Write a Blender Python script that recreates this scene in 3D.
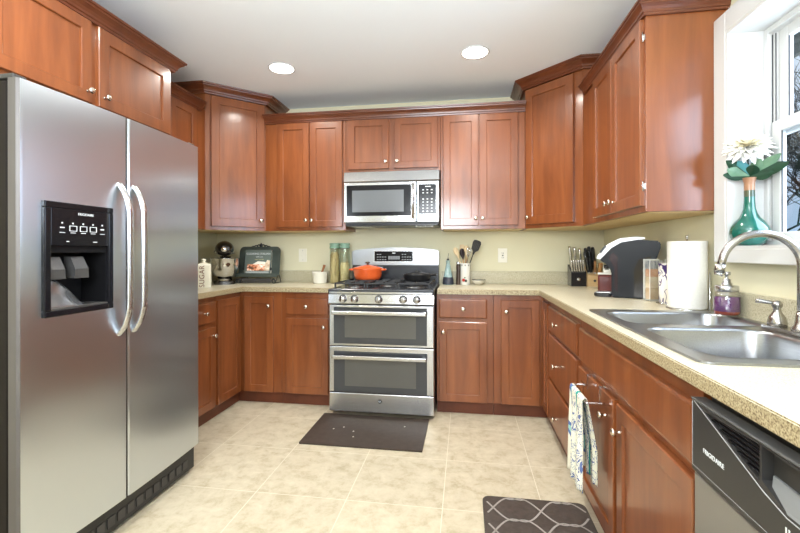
import bpy, bmesh, math, random
from mathutils import Vector, Matrix
PI = math.pi
C = bpy.context.scene.collection
sc = bpy.context.scene
for o in list(bpy.data.objects): bpy.data.objects.remove(o)

# ---------------------------------------------------------------- camera
cd = bpy.data.cameras.new('camera'); cam = bpy.data.objects.new('camera', cd); C.objects.link(cam)
cd.sensor_fit = 'HORIZONTAL'; cd.sensor_width = 36; cd.lens = 36*423.25/800
cd.shift_y = -14.68/800; cd.clip_start = .02; cd.clip_end = 300
cam.matrix_world = Matrix.Translation((0,0,1.181)) @ Matrix.Rotation(.1522,4,'Z') @ Matrix.Rotation(PI/2,4,'X') @ Matrix.Rotation(-.0017,4,'Z')
sc.camera = cam
# ---------------------------------------------------------------- view
sc.view_settings.view_transform = 'Standard'; sc.view_settings.look = 'None'
sc.view_settings.gamma = 1; sc.view_settings.use_curve_mapping = False
sc.view_settings.exposure = 0.0
# ---------------------------------------------------------------- world
w = bpy.data.worlds.new('overcast_sky'); sc.world = w; w.use_nodes = True
nt = w.node_tree; nt.nodes.clear()
def nd(nt, t, **k):
    n = nt.nodes.new(t)
    for a, b in k.items(): setattr(n, a, b)
    return n
wo = nd(nt,'ShaderNodeOutputWorld'); bg = nd(nt,'ShaderNodeBackground'); tc = nd(nt,'ShaderNodeTexCoord')
sx = nd(nt,'ShaderNodeSeparateXYZ'); cr = nd(nt,'ShaderNodeValToRGB')
nt.links.new(tc.outputs['Generated'], sx.inputs[0]); nt.links.new(sx.outputs['Z'], cr.inputs[0])
e = cr.color_ramp.elements
e[0].position = 0; e[0].color = (.55,.72,.95,1); e[1].position = .45; e[1].color = (.95,.97,1,1)
nt.links.new(cr.outputs[0], bg.inputs[0]); bg.inputs[1].default_value = .85
nt.links.new(bg.outputs[0], wo.inputs[0])
# ---------------------------------------------------------------- lamps
def area(name, loc, target, sxx, syy, power, col=(1,1,1), shape='RECTANGLE'):
    l = bpy.data.lights.new(name, 'AREA'); l.shape = shape; l.size = sxx
    if shape == 'RECTANGLE': l.size_y = syy
    l.energy = power; l.color = col
    o = bpy.data.objects.new(name, l); C.objects.link(o); o.location = loc
    o.rotation_euler = (Vector(target)-Vector(loc)).to_track_quat('-Z','Y').to_euler(); return o
CEIL = 2.482
area('patio_daylight', (.1,-2.95,1.15), (.1,0,1.15), 2.2, 1.9, 48, (.84,.91,1))
area('kitchen_window_daylight', (1.50,1.40,1.72), (0,1.40,1.5), 1.25, .85, 42, (.74,.84,1))
area('ceiling_fill_light', (-.35,-.5,1.72), (-.35,.25,2.6), 1.0, 1.0, 112, (.88,.94,1))  # unseen fill facing up, added to brighten the ceiling and soften the room
CANS = [(-1.277,2.83),(.067,2.80),(-1.277,1.30),(.10,1.98),(-1.29,-.4),(.063,-.4),(-1.29,-2.0),(.063,-2.0)]
CANP = 11

# ---------------------------------------------------------------- materials
def lin(c):
    return tuple(((v/255)/12.92 if v/255 <= .04045 else ((v/255+.055)/1.055)**2.4) for v in c)
def mat(name, col, rough=.5, metal=0, spec=.5, coat=0, coat_r=.1, emit=None, es=1, trans=0, ior=1.45, alpha=1):
    m = bpy.data.materials.new(name); m.use_nodes = True
    b = m.node_tree.nodes['Principled BSDF']
    b.inputs['Base Color'].default_value = (*col, 1); b.inputs['Roughness'].default_value = rough
    b.inputs['Metallic'].default_value = metal; b.inputs['Specular IOR Level'].default_value = spec
    b.inputs['Coat Weight'].default_value = coat; b.inputs['Coat Roughness'].default_value = coat_r
    b.inputs['Transmission Weight'].default_value = trans; b.inputs['IOR'].default_value = ior
    if emit: b.inputs['Emission Color'].default_value = (*emit,1); b.inputs['Emission Strength'].default_value = es
    return m
def noise_mat(name, cols, scale=(1,1,1), nscale=8, detail=6, dist=0, rough=.5, pos=(.3,.7), bump=0, metal=0, spec=.5, coat=0, coat_r=.1, rvar=0, nrough=.55):
    """base colour from a ramp of stretched noise in object space"""
    m = mat(name, cols[0], rough, metal, spec, coat, coat_r); t = m.node_tree; b = t.nodes['Principled BSDF']
    tc = nd(t,'ShaderNodeTexCoord'); mp = nd(t,'ShaderNodeMapping'); mp.inputs['Scale'].default_value = scale
    n = nd(t,'ShaderNodeTexNoise'); n.inputs['Scale'].default_value = nscale; n.inputs['Detail'].default_value = detail
    n.inputs['Distortion'].default_value = dist; n.inputs['Roughness'].default_value = nrough
    r = nd(t,'ShaderNodeValToRGB'); el = r.color_ramp.elements
    t.links.new(tc.outputs['Object'], mp.inputs[0]); t.links.new(mp.outputs[0], n.inputs['Vector']); t.links.new(n.outputs[0], r.inputs[0])
    el[0].position = pos[0]; el[0].color = (*cols[0],1); el[1].position = pos[1]; el[1].color = (*cols[-1],1)
    for i in range(1, len(cols)-1):
        q = el.new(pos[0]+(pos[1]-pos[0])*i/(len(cols)-1)); q.color = (*cols[i],1)
    t.links.new(r.outputs[0], b.inputs['Base Color'])
    if bump:
        bp = nd(t,'ShaderNodeBump'); bp.inputs['Strength'].default_value = bump; bp.inputs['Distance'].default_value = .002
        t.links.new(n.outputs[0], bp.inputs['Height']); t.links.new(bp.outputs[0], b.inputs['Normal'])
    if rvar:
        mr = nd(t,'ShaderNodeMapRange'); mr.inputs[3].default_value = rough-rvar; mr.inputs[4].default_value = rough+rvar
        t.links.new(n.outputs[0], mr.inputs[0]); t.links.new(mr.outputs[0], b.inputs['Roughness'])
    return m
WOOD = noise_mat('cherry_stained_maple', [(.150,.040,.010),(.208,.059,.0155),(.265,.082,.023)], (5,5,.55), 2.6, 5, .6, rough=.36, pos=(.28,.72), spec=.5, coat=.6, coat_r=.15)
WOODD = noise_mat('cherry_moulding', [(.095,.024,.009),(.160,.043,.015)], (2,2,2), 3, 4, .5, rough=.34, spec=.5, coat=.35, coat_r=.2)
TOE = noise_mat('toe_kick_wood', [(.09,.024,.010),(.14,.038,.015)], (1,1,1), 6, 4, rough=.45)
UNDER = mat('cabinet_underside_maple', lin((205,180,130)), .6)
WALL = noise_mat('khaki_wall_paint', [(.69,.65,.46),(.73,.69,.50)], nscale=1.5, rough=.75, spec=.2)
CEILM = mat('ceiling_paint', (.86,.905,.95), .9, spec=.1)
WHITE = mat('white_trim_paint', (.60,.60,.585), .35)
CTOP = noise_mat('speckled_laminate', [(.36,.30,.18),(.56,.51,.37),(.68,.64,.50)], nscale=260, detail=2, rough=.28, pos=(.30,.62), spec=.5)
SPLASH = noise_mat('speckled_laminate_splash', [(.30,.26,.16),(.50,.455,.31),(.60,.55,.39)], nscale=220, detail=2, rough=.32, pos=(.30,.66))
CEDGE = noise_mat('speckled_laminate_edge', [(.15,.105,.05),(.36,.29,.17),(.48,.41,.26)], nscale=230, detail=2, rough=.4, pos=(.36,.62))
STEEL = mat('brushed_steel', (.55,.55,.56), .27, 1)
STEELH = mat('brushed_steel_horizontal', (.49,.488,.485), .24, 1)
FSTEEL = mat('fridge_brushed_steel', (.61,.665,.725), .28, 1)
def aniso(m, a=.75, rot=0):
    t = m.node_tree; b = t.nodes['Principled BSDF']; b.inputs['Anisotropic'].default_value = a; b.inputs['Anisotropic Rotation'].default_value = rot
    g = nd(t,'ShaderNodeTangent'); g.direction_type = 'RADIAL'; g.axis = 'Z'; t.links.new(g.outputs[0], b.inputs['Tangent'])
aniso(FSTEEL, .7, 0); aniso(STEELH, .5, .25)
SINKM = noise_mat('sink_steel', [(.34,.35,.365),(.40,.41,.425)], (40,1,40), 8, 3, rough=.30, metal=1, rvar=.05)
CHROME = mat('polished_chrome', (.75,.75,.75), .12, 1)
NICKEL = mat('brushed_nickel', (.40,.385,.365), .24, 1)
KNOBM = mat('satin_nickel_knob', (.74,.68,.58), .25, 1)
BLACK = mat('black_plastic', (.012,.012,.013), .3)
BLACKG = mat('black_gloss', (.008,.008,.010), .16, spec=.3)
DGREY = mat('dark_grey_plastic', (.045,.042,.040), .42)
IRON = mat('cast_iron', (.018,.018,.019), .5)
ENAMEL = mat('grey_enamel', (.035,.037,.042), .22)
OVENG = mat('oven_glass', (.040,.043,.047), .09, spec=.6)
OVENW = mat('oven_window_glass', (.085,.083,.075), .10, spec=.6)
MWG = mat('microwave_window', (.14,.15,.16), .18, spec=.5)
LED = mat('white_marking', (.75,.78,.8), .5)
LEDG = mat('grey_marking', (.35,.36,.37), .5)
GLOW = mat('lamp_diffuser', (1,1,1), .5, emit=(1,.97,.92), es=6)
def pane_glass(name='window_pane_glass', tint=(.93,.97,1), refl=.06):
    m = bpy.data.materials.new(name); m.use_nodes = True; t = m.node_tree; t.nodes.clear()
    o = nd(t,'ShaderNodeOutputMaterial'); mx = nd(t,'ShaderNodeMixShader'); tr = nd(t,'ShaderNodeBsdfTransparent'); gl = nd(t,'ShaderNodeBsdfGlossy')
    gl.inputs['Roughness'].default_value = .01; mx.inputs[0].default_value = refl; tr.inputs[0].default_value = (*tint,1)
    t.links.new(tr.outputs[0], mx.inputs[1]); t.links.new(gl.outputs[0], mx.inputs[2]); t.links.new(mx.outputs[0], o.inputs[0]); return m
PANE = pane_glass(); GLASS = pane_glass('clear_jar_glass',(.97,.98,.97),.08); GREENGL = pane_glass('green_tint_glass',(.955,.985,.96),.10)

def tile_mat():
    m = mat('beige_floor_tile', (.5,.5,.4), .42); t = m.node_tree; b = t.nodes['Principled BSDF']
    tc = nd(t,'ShaderNodeTexCoord'); mp = nd(t,'ShaderNodeMapping')
    mp.inputs['Location'].default_value = (1.475,-1.952,0)
    br = nd(t,'ShaderNodeTexBrick'); br.offset = 0; br.inputs['Scale'].default_value = 1
    br.inputs['Brick Width'].default_value = .457; br.inputs['Row Height'].default_value = .457
    br.inputs['Mortar Size'].default_value = .0022; br.inputs['Mortar Smooth'].default_value = .3; br.inputs['Bias'].default_value = 0
    br.inputs['Color1'].default_value = (.93,.93,.93,1); br.inputs['Color2'].default_value = (1,1,1,1)
    n = nd(t,'ShaderNodeTexNoise'); n.inputs['Scale'].default_value = 11; n.inputs['Detail'].default_value = 9; n.inputs['Roughness'].default_value = .72; n.inputs['Distortion'].default_value = .25
    r = nd(t,'ShaderNodeValToRGB'); el = r.color_ramp.elements
    el[0].position = .33; el[0].color = (.41,.345,.225,1); el[1].position = .68; el[1].color = (.62,.555,.42,1)
    q = el.new(.5); q.color = (.54,.475,.345,1)
    mu = nd(t,'ShaderNodeMix', data_type='RGBA', blend_type='MULTIPLY'); mu.inputs[0].default_value = 1
    mx = nd(t,'ShaderNodeMix', data_type='RGBA'); mx.inputs[7].default_value = (.68,.63,.50,1)
    t.links.new(tc.outputs['Object'], mp.inputs[0]); t.links.new(mp.outputs[0], br.inputs[0]); t.links.new(tc.outputs['Object'], n.inputs['Vector'])
    t.links.new(n.outputs[0], r.inputs[0]); t.links.new(r.outputs[0], mu.inputs[6]); t.links.new(br.outputs[0], mu.inputs[7])
    t.links.new(mu.outputs[2], mx.inputs[6]); t.links.new(br.outputs['Fac'], mx.inputs[0]); t.links.new(mx.outputs[2], b.inputs['Base Color'])
    bp = nd(t,'ShaderNodeBump'); bp.inputs['Strength'].default_value = .25; bp.inputs['Distance'].default_value = .002; t.links.new(n.outputs[0], bp.inputs['Height']); t.links.new(bp.outputs[0], b.inputs['Normal'])
    return m
TILE = tile_mat()

# ---------------------------------------------------------------- geometry helpers
class MB:
    def __init__(s): s.bm = bmesh.new(); s.mats = []
    def mi(s, m):
        if m not in s.mats: s.mats.append(m)
        return s.mats.index(m)
    def _add(s, tmp, m, M=None, smooth=False):
        k = s.mi(m)
        if M is not None: tmp.transform(M)
        vm = {v: s.bm.verts.new(v.co) for v in tmp.verts}
        for f in tmp.faces:
            try: g = s.bm.faces.new([vm[v] for v in f.verts])
            except ValueError: continue
            g.material_index = k; g.smooth = smooth
        tmp.free()
    def box(s, x0,x1,y0,y1,z0,z1, m, bev=0, seg=2, M=None, smooth=False):
        t = bmesh.new(); bmesh.ops.create_cube(t, size=1)
        for v in t.verts: v.co = Vector(((x0+x1)/2+v.co.x*(x1-x0),(y0+y1)/2+v.co.y*(y1-y0),(z0+z1)/2+v.co.z*(z1-z0)))
        if bev: bmesh.ops.bevel(t, geom=t.edges[:], offset=bev, segments=seg, affect='EDGES', profile=.5, clamp_overlap=True)
        s._add(t, m, M, smooth); return s
    def lathe(s, prof, m, M=None, seg=32, smooth=True, close=True):
        t = bmesh.new(); rings = []
        for r, z in prof:
            if r < 1e-6: rings.append([t.verts.new((0,0,z))])
            else: rings.append([t.verts.new((r*math.cos(2*PI*i/seg), r*math.sin(2*PI*i/seg), z)) for i in range(seg)])
        for a, b in zip(rings, rings[1:]):
            for i in range(seg):
                j = (i+1) % seg
                if len(a) == 1 and len(b) == 1: continue
                if len(a) == 1: t.faces.new((a[0], b[j], b[i]))
                elif len(b) == 1: t.faces.new((a[i], a[j], b[0]))
                else: t.faces.new((a[i], a[j], b[j], b[i]))
        if close:
            if len(rings[0]) > 1: t.faces.new(rings[0][::-1])
            if len(rings[-1]) > 1: t.faces.new(rings[-1])
        bmesh.ops.recalc_face_normals(t, faces=t.faces[:])
        s._add(t, m, M, smooth); return s
    def cyl(s, a, b, r, m, r2=None, seg=20, smooth=True):
        a, b = Vector(a), Vector(b); d = b-a; L = d.length
        M = Matrix.Translation(a) @ d.to_track_quat('Z','Y').to_matrix().to_4x4()
        return s.lathe([(r,0),(r if r2 is None else r2, L)], m, M, seg, smooth)
    def tube(s, pts, r, m, seg=10, closed=False, flat=None):
        pts = [Vector(p) for p in pts]; n = len(pts); t = bmesh.new(); rings = []; up = None
        for i, p in enumerate(pts):
            if closed: d = pts[(i+1) % n]-pts[i-1]
            else: d = pts[min(i+1,n-1)]-pts[max(i-1,0)]
            d.normalize()
            if up is None: up = d.orthogonal().normalized()
            up = (up-d*up.dot(d)).normalized(); sd = d.cross(up)
            rr = r(i/(n-1)) if callable(r) else r
            rings.append([t.verts.new(p+(up*math.cos(2*PI*k/seg)+sd*math.sin(2*PI*k/seg))*rr) for k in range(seg)])
        for i in range(n if closed else n-1):
            a, b = rings[i], rings[(i+1) % n]
            for k in range(seg): t.faces.new((a[k], a[(k+1)%seg], b[(k+1)%seg], b[k]))
        if not closed: t.faces.new(rings[0][::-1]); t.faces.new(rings[-1])
        bmesh.ops.recalc_face_normals(t, faces=t.faces[:])
        s._add(t, m, None, True); return s
    def prism(s, poly, z0, z1, m, M=None, bev=0, smooth=False):
        t = bmesh.new(); a = [t.verts.new((x,y,z0)) for x,y in poly]; b = [t.verts.new((x,y,z1)) for x,y in poly]; n = len(poly)
        t.faces.new(a[::-1]); t.faces.new(b)
        for i in range(n): t.faces.new((a[i],a[(i+1)%n],b[(i+1)%n],b[i]))
        bmesh.ops.recalc_face_normals(t, faces=t.faces[:])
        if bev: bmesh.ops.bevel(t, geom=[e for e in t.edges], offset=bev, segments=2, affect='EDGES', clamp_overlap=True)
        s._add(t, m, M, smooth); return s
    def loops(s, rings, m, M=None, smooth=False, cap0=True, cap1=True):
        t = bmesh.new(); R = [[t.verts.new(p) for p in r] for r in rings]
        for a, b in zip(R, R[1:]):
            n = len(a)
            for i in range(n): t.faces.new((a[i],a[(i+1)%n],b[(i+1)%n],b[i]))
        if cap0: t.faces.new(R[0][::-1])
        if cap1: t.faces.new(R[-1])
        bmesh.ops.recalc_face_normals(t, faces=t.faces[:])
        s._add(t, m, M, smooth); return s
    def grid(s, fn, nu, nv, m, thick=0, smooth=True):
        t = bmesh.new(); V = [[t.verts.new(fn(i/nu, j/nv)) for j in range(nv+1)] for i in range(nu+1)]
        for i in range(nu):
            for j in range(nv): t.faces.new((V[i][j],V[i+1][j],V[i+1][j+1],V[i][j+1]))
        if thick:
            bmesh.ops.recalc_face_normals(t, faces=t.faces[:])
            bmesh.ops.solidify(t, geom=t.faces[:], thickness=thick)
        s._add(t, m, None, smooth); return s
    def build(s, name, parent=None, loc=None, rot=None, split=False):
        me = bpy.data.meshes.new(name); s.bm.to_mesh(me); s.bm.free()
        for m in s.mats: me.materials.append(m)
        o = bpy.data.objects.new(name, me); C.objects.link(o)
        if parent: o.parent = parent
        if loc is not None: o.location = loc
        if rot is not None: o.rotation_euler = rot
        if split:
            md = o.modifiers.new('edge_split','EDGE_SPLIT'); md.split_angle = math.radians(40)
        return o
def tag(o, label=None, cat=None, group=None, kind=None):
    if label: o['label'] = label
    if cat: o['category'] = cat
    if group: o['group'] = group
    if kind: o['kind'] = kind
    return o
def thing(name, label, cat, loc=(0,0,0), rz=0, group=None):
    o = bpy.data.objects.new(name, None); C.objects.link(o); o.location = loc; o.rotation_euler = (0,0,rz)
    o.empty_display_size = .05; return tag(o, label, cat, group)
def struct(o): return tag(o, kind='structure')
def boolcut(o, cutters):
    for c in cutters:
        md = o.modifiers.new('cut','BOOLEAN'); md.operation = 'DIFFERENCE'; md.solver = 'EXACT'; md.object = c
    bpy.context.view_layer.update()
    dg = bpy.context.evaluated_depsgraph_get(); me = bpy.data.meshes.new_from_object(o.evaluated_get(dg))
    o.modifiers.clear(); o.data = me
    for c in cutters: bpy.data.objects.remove(c)
    return o
def rrect(x0,x1,y0,y1,r,n=5):
    p = []
    for cx,cy,a in ((x1-r,y1-r,0),(x0+r,y1-r,90),(x0+r,y0+r,180),(x1-r,y0+r,270)):
        for k in range(n+1):
            t = math.radians(a+90*k/n); p.append((cx+r*math.cos(t), cy+r*math.sin(t)))
    return p
def text(body, size, m, parent, loc, rot, name, ext=.0004, align='CENTER', label=None, xs=1):
    c = bpy.data.curves.new(name,'FONT'); c.body = body; c.size = size; c.extrude = ext; c.align_x = align; c.align_y = 'CENTER'; c.space_character = 1.05
    t = bpy.data.objects.new('tmp_text', c); C.objects.link(t); bpy.context.view_layer.update()
    me = bpy.data.meshes.new_from_object(t.evaluated_get(bpy.context.evaluated_depsgraph_get()))
    bpy.data.objects.remove(t)
    if xs != 1: me.transform(Matrix.Diagonal((xs,1,1,1)))
    me.materials.clear(); me.materials.append(m)
    o = bpy.data.objects.new(name, me); C.objects.link(o); o.parent = parent; o.location = loc; o.rotation_euler = rot
    return o
XZ = Matrix(((1,0,0,0),(0,0,-1,0),(0,1,0,0),(0,0,0,1)))   # (x,y,z) -> (x,-z,y): z of a prism comes out of a front, towards -Y
def smooth_path(pts, n=8):
    """Catmull-Rom"""
    P = [Vector(p) for p in pts]; P = [2*P[0]-P[1]]+P+[2*P[-1]-P[-2]]; out = []
    for i in range(1, len(P)-2):
        for k in range(n):
            t = k/n; a,b,c,d = P[i-1:i+3]
            out.append(.5*((2*b)+(c-a)*t+(2*a-5*b+4*c-d)*t*t+(3*b-a-3*c+d)*t**3))
    out.append(P[-2]); return out

# ---------------------------------------------------------------- room shell
XL, XR, YB, YF = -2.30, 1.12, 3.66, -3.2
ZC = .911      # counter top height
struct(MB().box(XL-.12,XR+.12,YF-.1,YB+.12,-.08,0,TILE).build('floor'))
o = MB().box(XL-.12,XR+.12,YF-.1,YB+.12,CEIL,CEIL+.08,CEILM).build('ceiling'); struct(o)
cut = []
for x,y in CANS: cut.append(MB().cyl((x,y,CEIL-.02),(x,y,CEIL+.06),.075,CEILM,seg=40).build('cutter'))
boolcut(o, cut)
struct(MB().box(XL-.12,XL,YF-.1,YB+.12,0,CEIL,WALL).build('wall_left'))
struct(MB().box(XL,XR,YB,YB+.12,0,CEIL,WALL).build('wall_back'))
WY0, WY1, WZ0, WZ1 = .95, 1.927, 1.19, 2.083    # window opening
b = MB(); b.box(XR,XR+.14,YF-.1,WY0,0,CEIL,WALL); b.box(XR,XR+.14,WY1,YB+.12,0,CEIL,WALL)
b.box(XR,XR+.14,WY0,WY1,0,WZ0,WALL); b.box(XR,XR+.14,WY0,WY1,WZ1,CEIL,WALL); struct(b.build('wall_right'))
b = MB(); b.box(XL,-1.25,YF-.1,YF,0,CEIL,WALL)
b.box(-1.25,XR,YF-.1,YF,2.15,CEIL,WALL); struct(b.build('wall_front'))
# patio door behind the camera
d = bpy.data.objects.new('door_1', None); C.objects.link(d); struct(d); d.location = (0,YF,0)
b = MB()
for x0,x1 in ((-1.25,-1.17),(-.1,-.02),(1.04,1.12)): b.box(x0,x1,-.08,-.02,0,2.15,WHITE)
b.box(-1.17,1.04,-.08,-.02,2.07,2.15,WHITE); b.box(-1.17,1.04,-.08,-.02,0,.08,WHITE)
b.build('door_frame', d); MB().box(-1.17,1.04,-.055,-.05,.08,2.07,PANE).build('door_pane', d)
# kitchen window
CX = 1.060    # casing face
b = MB()
b.box(CX,XR,WY1,WY1+.0805,WZ0-.055,WZ1+.085,WHITE,.003); b.box(CX,XR,WY0-.085,WY0,WZ0-.055,WZ1+.085,WHITE,.003)
b.box(CX,XR,WY0,WY1,WZ1,WZ1+.085,WHITE,.003); b.box(CX,XR,WY0,WY1,WZ0-.055,WZ0,WHITE,.003)
struct(b.build('trim_1'))
wn = bpy.data.objects.new('window_1', None); C.objects.link(wn); struct(wn); wn.location = (XR,0,0)
b = MB(); D0, D1 = -.058, .14
b.box(D0,D1,WY1-.012,WY1,WZ0,WZ1,WHITE); b.box(D0,D1,WY0,WY0+.012,WZ0,WZ1,WHITE)
b.box(D0,D1,WY0+.012,WY1-.012,WZ1-.012,WZ1,WHITE); b.box(D0,D1,WY0+.012,WY1-.012,WZ0,WZ0+.012,WHITE); b.build('window_jamb', wn)
b = MB()   # vinyl frame with tracks
for y0,y1 in ((WY1-.035,WY1-.012),(WY0+.012,WY0+.035)):
    b.box(.075,.135,y0,y1,WZ0+.012,WZ1-.012,WHITE,.002)
b.box(.095,.13,WY1-.048,WY1-.035,WZ0+.03,WZ1-.03,WHITE,.002); b.box(.075,.135,WY0+.035,WY1-.035,WZ1-.035,WZ1-.012,WHITE,.002); b.box(.075,.135,WY0+.035,WY1-.035,WZ0+.012,WZ0+.032,WHITE,.002)
b.build('window_frame', wn)
TRK = mat('dark_seal', (.05,.05,.055), .5)
MB().box(.090,.094,WY1-.0365,WY1-.0350,WZ0+.035,WZ1-.04,TRK).box(.094,.096,WY1-.052,WY1-.048,WZ0+.035,WZ1-.04,TRK).build('track_seal', wn)
def sash(name, x0, x1, z0, z1, y0, y1, s=.045):
    b = MB(); b.box(x0,x1,y1-s,y1,z0,z1,WHITE,.003); b.box(x0,x1,y0,y0+s,z0,z1,WHITE,.003)
    b.box(x0,x1,y0+s,y1-s,z1-s,z1,WHITE,.003); b.box(x0,x1,y0+s,y1-s,z0,z0+s,WHITE,.003); o = b.build(name, wn)
    MB().box((x0+x1)/2-.002,(x0+x1)/2+.002,y0+s,y1-s,z0+s,z1-s,PANE).build('pane', o)
    MB().box(x0+.004,x0+.007,y1-s-.004,y1-s,z0+s,z1-s,TRK).build('pane_gasket', o); return o
sash('upper_sash', .105,.128, 1.635, WZ1-.03, WY0+.036, WY1-.05)
sash('lower_sash', .080,.103, WZ0+.02, 1.69, WY0+.036, WY1-.05)
# outside: lawn, eave
struct(MB().box(1.5,90,-40,90,-.9,-.8, noise_mat('winter_lawn',[(.09,.10,.05),(.16,.17,.09)],nscale=2,rough=.9)).build('ground'))
EAVE = noise_mat('weathered_soffit', [(.05,.065,.06),(.08,.10,.09)], (1,8,1), 3, rough=.7)
struct(MB().box(XR+.14,1.86,-3,5,2.36,2.39,EAVE).box(1.86,1.89,-3,5,2.30,2.46,EAVE).build('eave_soffit'))

# ---------------------------------------------------------------- cabinets
ST = .052
def rect_ring(x0,x1,z0,z1,i,y): return [(x0+i,y,z0+i),(x1-i,y,z0+i),(x1-i,y,z1-i),(x0+i,y,z1-i)]
def shaker(x0,x1,z0,z1,parent,name='door',knob=None,loc=None,rot=None,t=.02,st=ST):
    b = MB(); R = [rect_ring(x0,x1,z0,z1,i,y) for i,y in ((0,0),(0,-t+.003),(.003,-t),(st,-t),(st+.003,-t+.002),(st+.004,-t+.0095))]
    b.loops(R, WOOD); o = b.build(name, parent, loc, rot)
    if knob: make_knob(o, knob[0], knob[1], -t)
    return o
def slab(x0,x1,z0,z1,parent,knob=None,t=.02,name='drawer_front'):
    b = MB(); R = [rect_ring(x0,x1,z0,z1,i,y) for i,y in ((0,0),(0,-t+.005),(.004,-t+.0015),(.009,-t))]
    b.loops(R, WOOD); o = b.build(name, parent)
    if knob: make_knob(o, knob[0], knob[1], -t)
    return o
def make_knob(parent, x, z, y):
    M = Matrix.Translation((x,y,z)) @ Matrix.Rotation(PI/2,4,'X')
    b = MB(); b.lathe([(.007,0),(.007,.003),(.0045,.005),(.0045,.014),(.010,.018),(.0140,.0215),(.0150,.0255),(.0135,.029),(.008,.0312),(0,.032)], KNOBM, M, 24)
    return b.build('knob', parent)
def cabinet(name, label, loc, rz, w, z0, z1, depth, toe=False, cat='cabinet', filler=None, under=False, group=None):
    c = thing(name, label, cat, loc, rz, group); b = MB()
    b.box(0,w,0,depth,z0+(.09 if toe else 0),z1,WOOD,.0015)
    b.build('carcass', c)
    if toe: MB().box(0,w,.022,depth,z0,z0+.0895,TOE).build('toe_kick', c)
    if under: MB().box(.018,w-.018,.018,depth-.002,z0-.004,z0-.0005,UNDER).build('underside_panel', c)
    return c
UF = 3.346; UZ0, UZ1 = 1.357, 2.286; DZ0, DZ1 = 1.385, 2.247
# back wall uppers
c = cabinet('wall_cabinet','tall two-door cherry wall cabinet left of the microwave',(-1.655,UF,0),0,.695,UZ0,UZ1,YB-UF-.002,under=True)
X = -1.655
shaker(-1.547-X,-1.268-X,DZ0,DZ1,c,knob=(-1.268-X-.022,DZ0+.055)); shaker(-1.262-X,-.986-X,DZ0,DZ1,c,knob=(-1.262-X+.022,DZ0+.055))
c = cabinet('wall_cabinet','short two-door cherry cabinet directly above the microwave',(-.958,UF,0),0,.768,1.825,UZ1,YB-UF-.002)
X = -.958
shaker(-.936-X,-.600-X,1.846,DZ1,c,knob=(-.600-X-.024,1.846+.055)); shaker(-.557-X,-.208-X,1.846,DZ1,c,knob=(-.557-X+.026,1.846+.055))
c = cabinet('wall_cabinet','tall two-door cherry wall cabinet right of the microwave',(-.188,UF,0),0,.645,UZ0,UZ1,YB-UF-.002,under=True)
X = -.188
shaker(-.168-X,.104-X,DZ0,DZ1,c,knob=(.104-X-.022,DZ0+.055)); shaker(.114-X,.402-X,DZ0,DZ1,c,knob=(.114-X+.022,DZ0+.055))
# corner cabinets (taller)
KZ1 = 2.44
def corner(label, poly, a, b_, x0, x1, knobx, rz):
    c = thing('corner_wall_cabinet', label, 'cabinet', (a[0],a[1],0), 0)
    m = MB(); m.prism([(x-a[0],y-a[1]) for x,y in poly], UZ0, KZ1, WOOD, bev=.0015); m.build('carcass', c)
    cx = sum(p[0] for p in poly)/len(poly); cy = sum(p[1] for p in poly)/len(poly)
    m = MB(); m.prism([((x-cx)*.94+cx-a[0],(y-cy)*.94+cy-a[1]) for x,y in poly], UZ0-.004, UZ0-.0005, UNDER); m.build('underside_panel', c)
    shaker(x0,x1,DZ0,2.405,c,knob=(knobx,DZ0+.055),loc=(0,0,0),rot=(0,0,rz),st=.06); return c
corner('tall angled cherry wall cabinet in the left corner, above the stand mixer',
       [(XL,3.016),(-1.991,3.016),(-1.657,3.346),(-1.657,YB),(XL,YB)], (-1.991,3.016), None, .040,.455,.455-.03, math.radians(44.6))
corner('tall angled cherry wall cabinet in the right corner, above the knife blocks',
       [(.459,3.346),(.79,3.018),(XR,3.018),(XR,YB),(.459,YB)], (.459,3.346), None, .012,.405,.012+.03, -math.radians(44.7))
# right wall uppers : local x runs towards the camera
c = cabinet('wall_cabinet','two-door cherry wall cabinet on the right wall beside the window',(.79,3.016,0),-PI/2,1.006,UZ0,2.270,XR-.79,under=True)
shaker(.285,.612,DZ0,2.212,c,knob=(.585,DZ0+.055)); shaker(.620,.990,DZ0,2.212,c,knob=(.650,DZ0+.055))
for z in (1.47,2.13): MB().cyl((1.000,-.010,z-.022),(1.000,-.010,z+.022),.003,CHROME).box(.9905,.999,-.010,-.0005,z-.012,z+.012,CHROME).build('hinge', c)
# left wall uppers : local x runs away from the camera
c = cabinet('wall_cabinet','cherry wall cabinet on the left wall, half hidden past the refrigerator',(-1.991,2.275,0),PI/2,.739,UZ0,UZ1,-1.991-XL,under=True)
shaker(.03,.325,DZ0,DZ1,c,knob=(.30,DZ0+.055)); shaker(.33,.61,DZ0,DZ1,c,knob=(.355,DZ0+.055))
c = cabinet('wall_cabinet','deep two-door cherry cabinet above the refrigerator',(-1.72,1.24,0),PI/2,1.033,1.845,UZ1,-1.72-XL)
shaker(.04,.478,1.868,DZ1,c,knob=(.478-.026,1.868+.05)); shaker(.515,1.005,1.868,DZ1,c,knob=(.515+.03,1.868+.05),st=.06)

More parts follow.
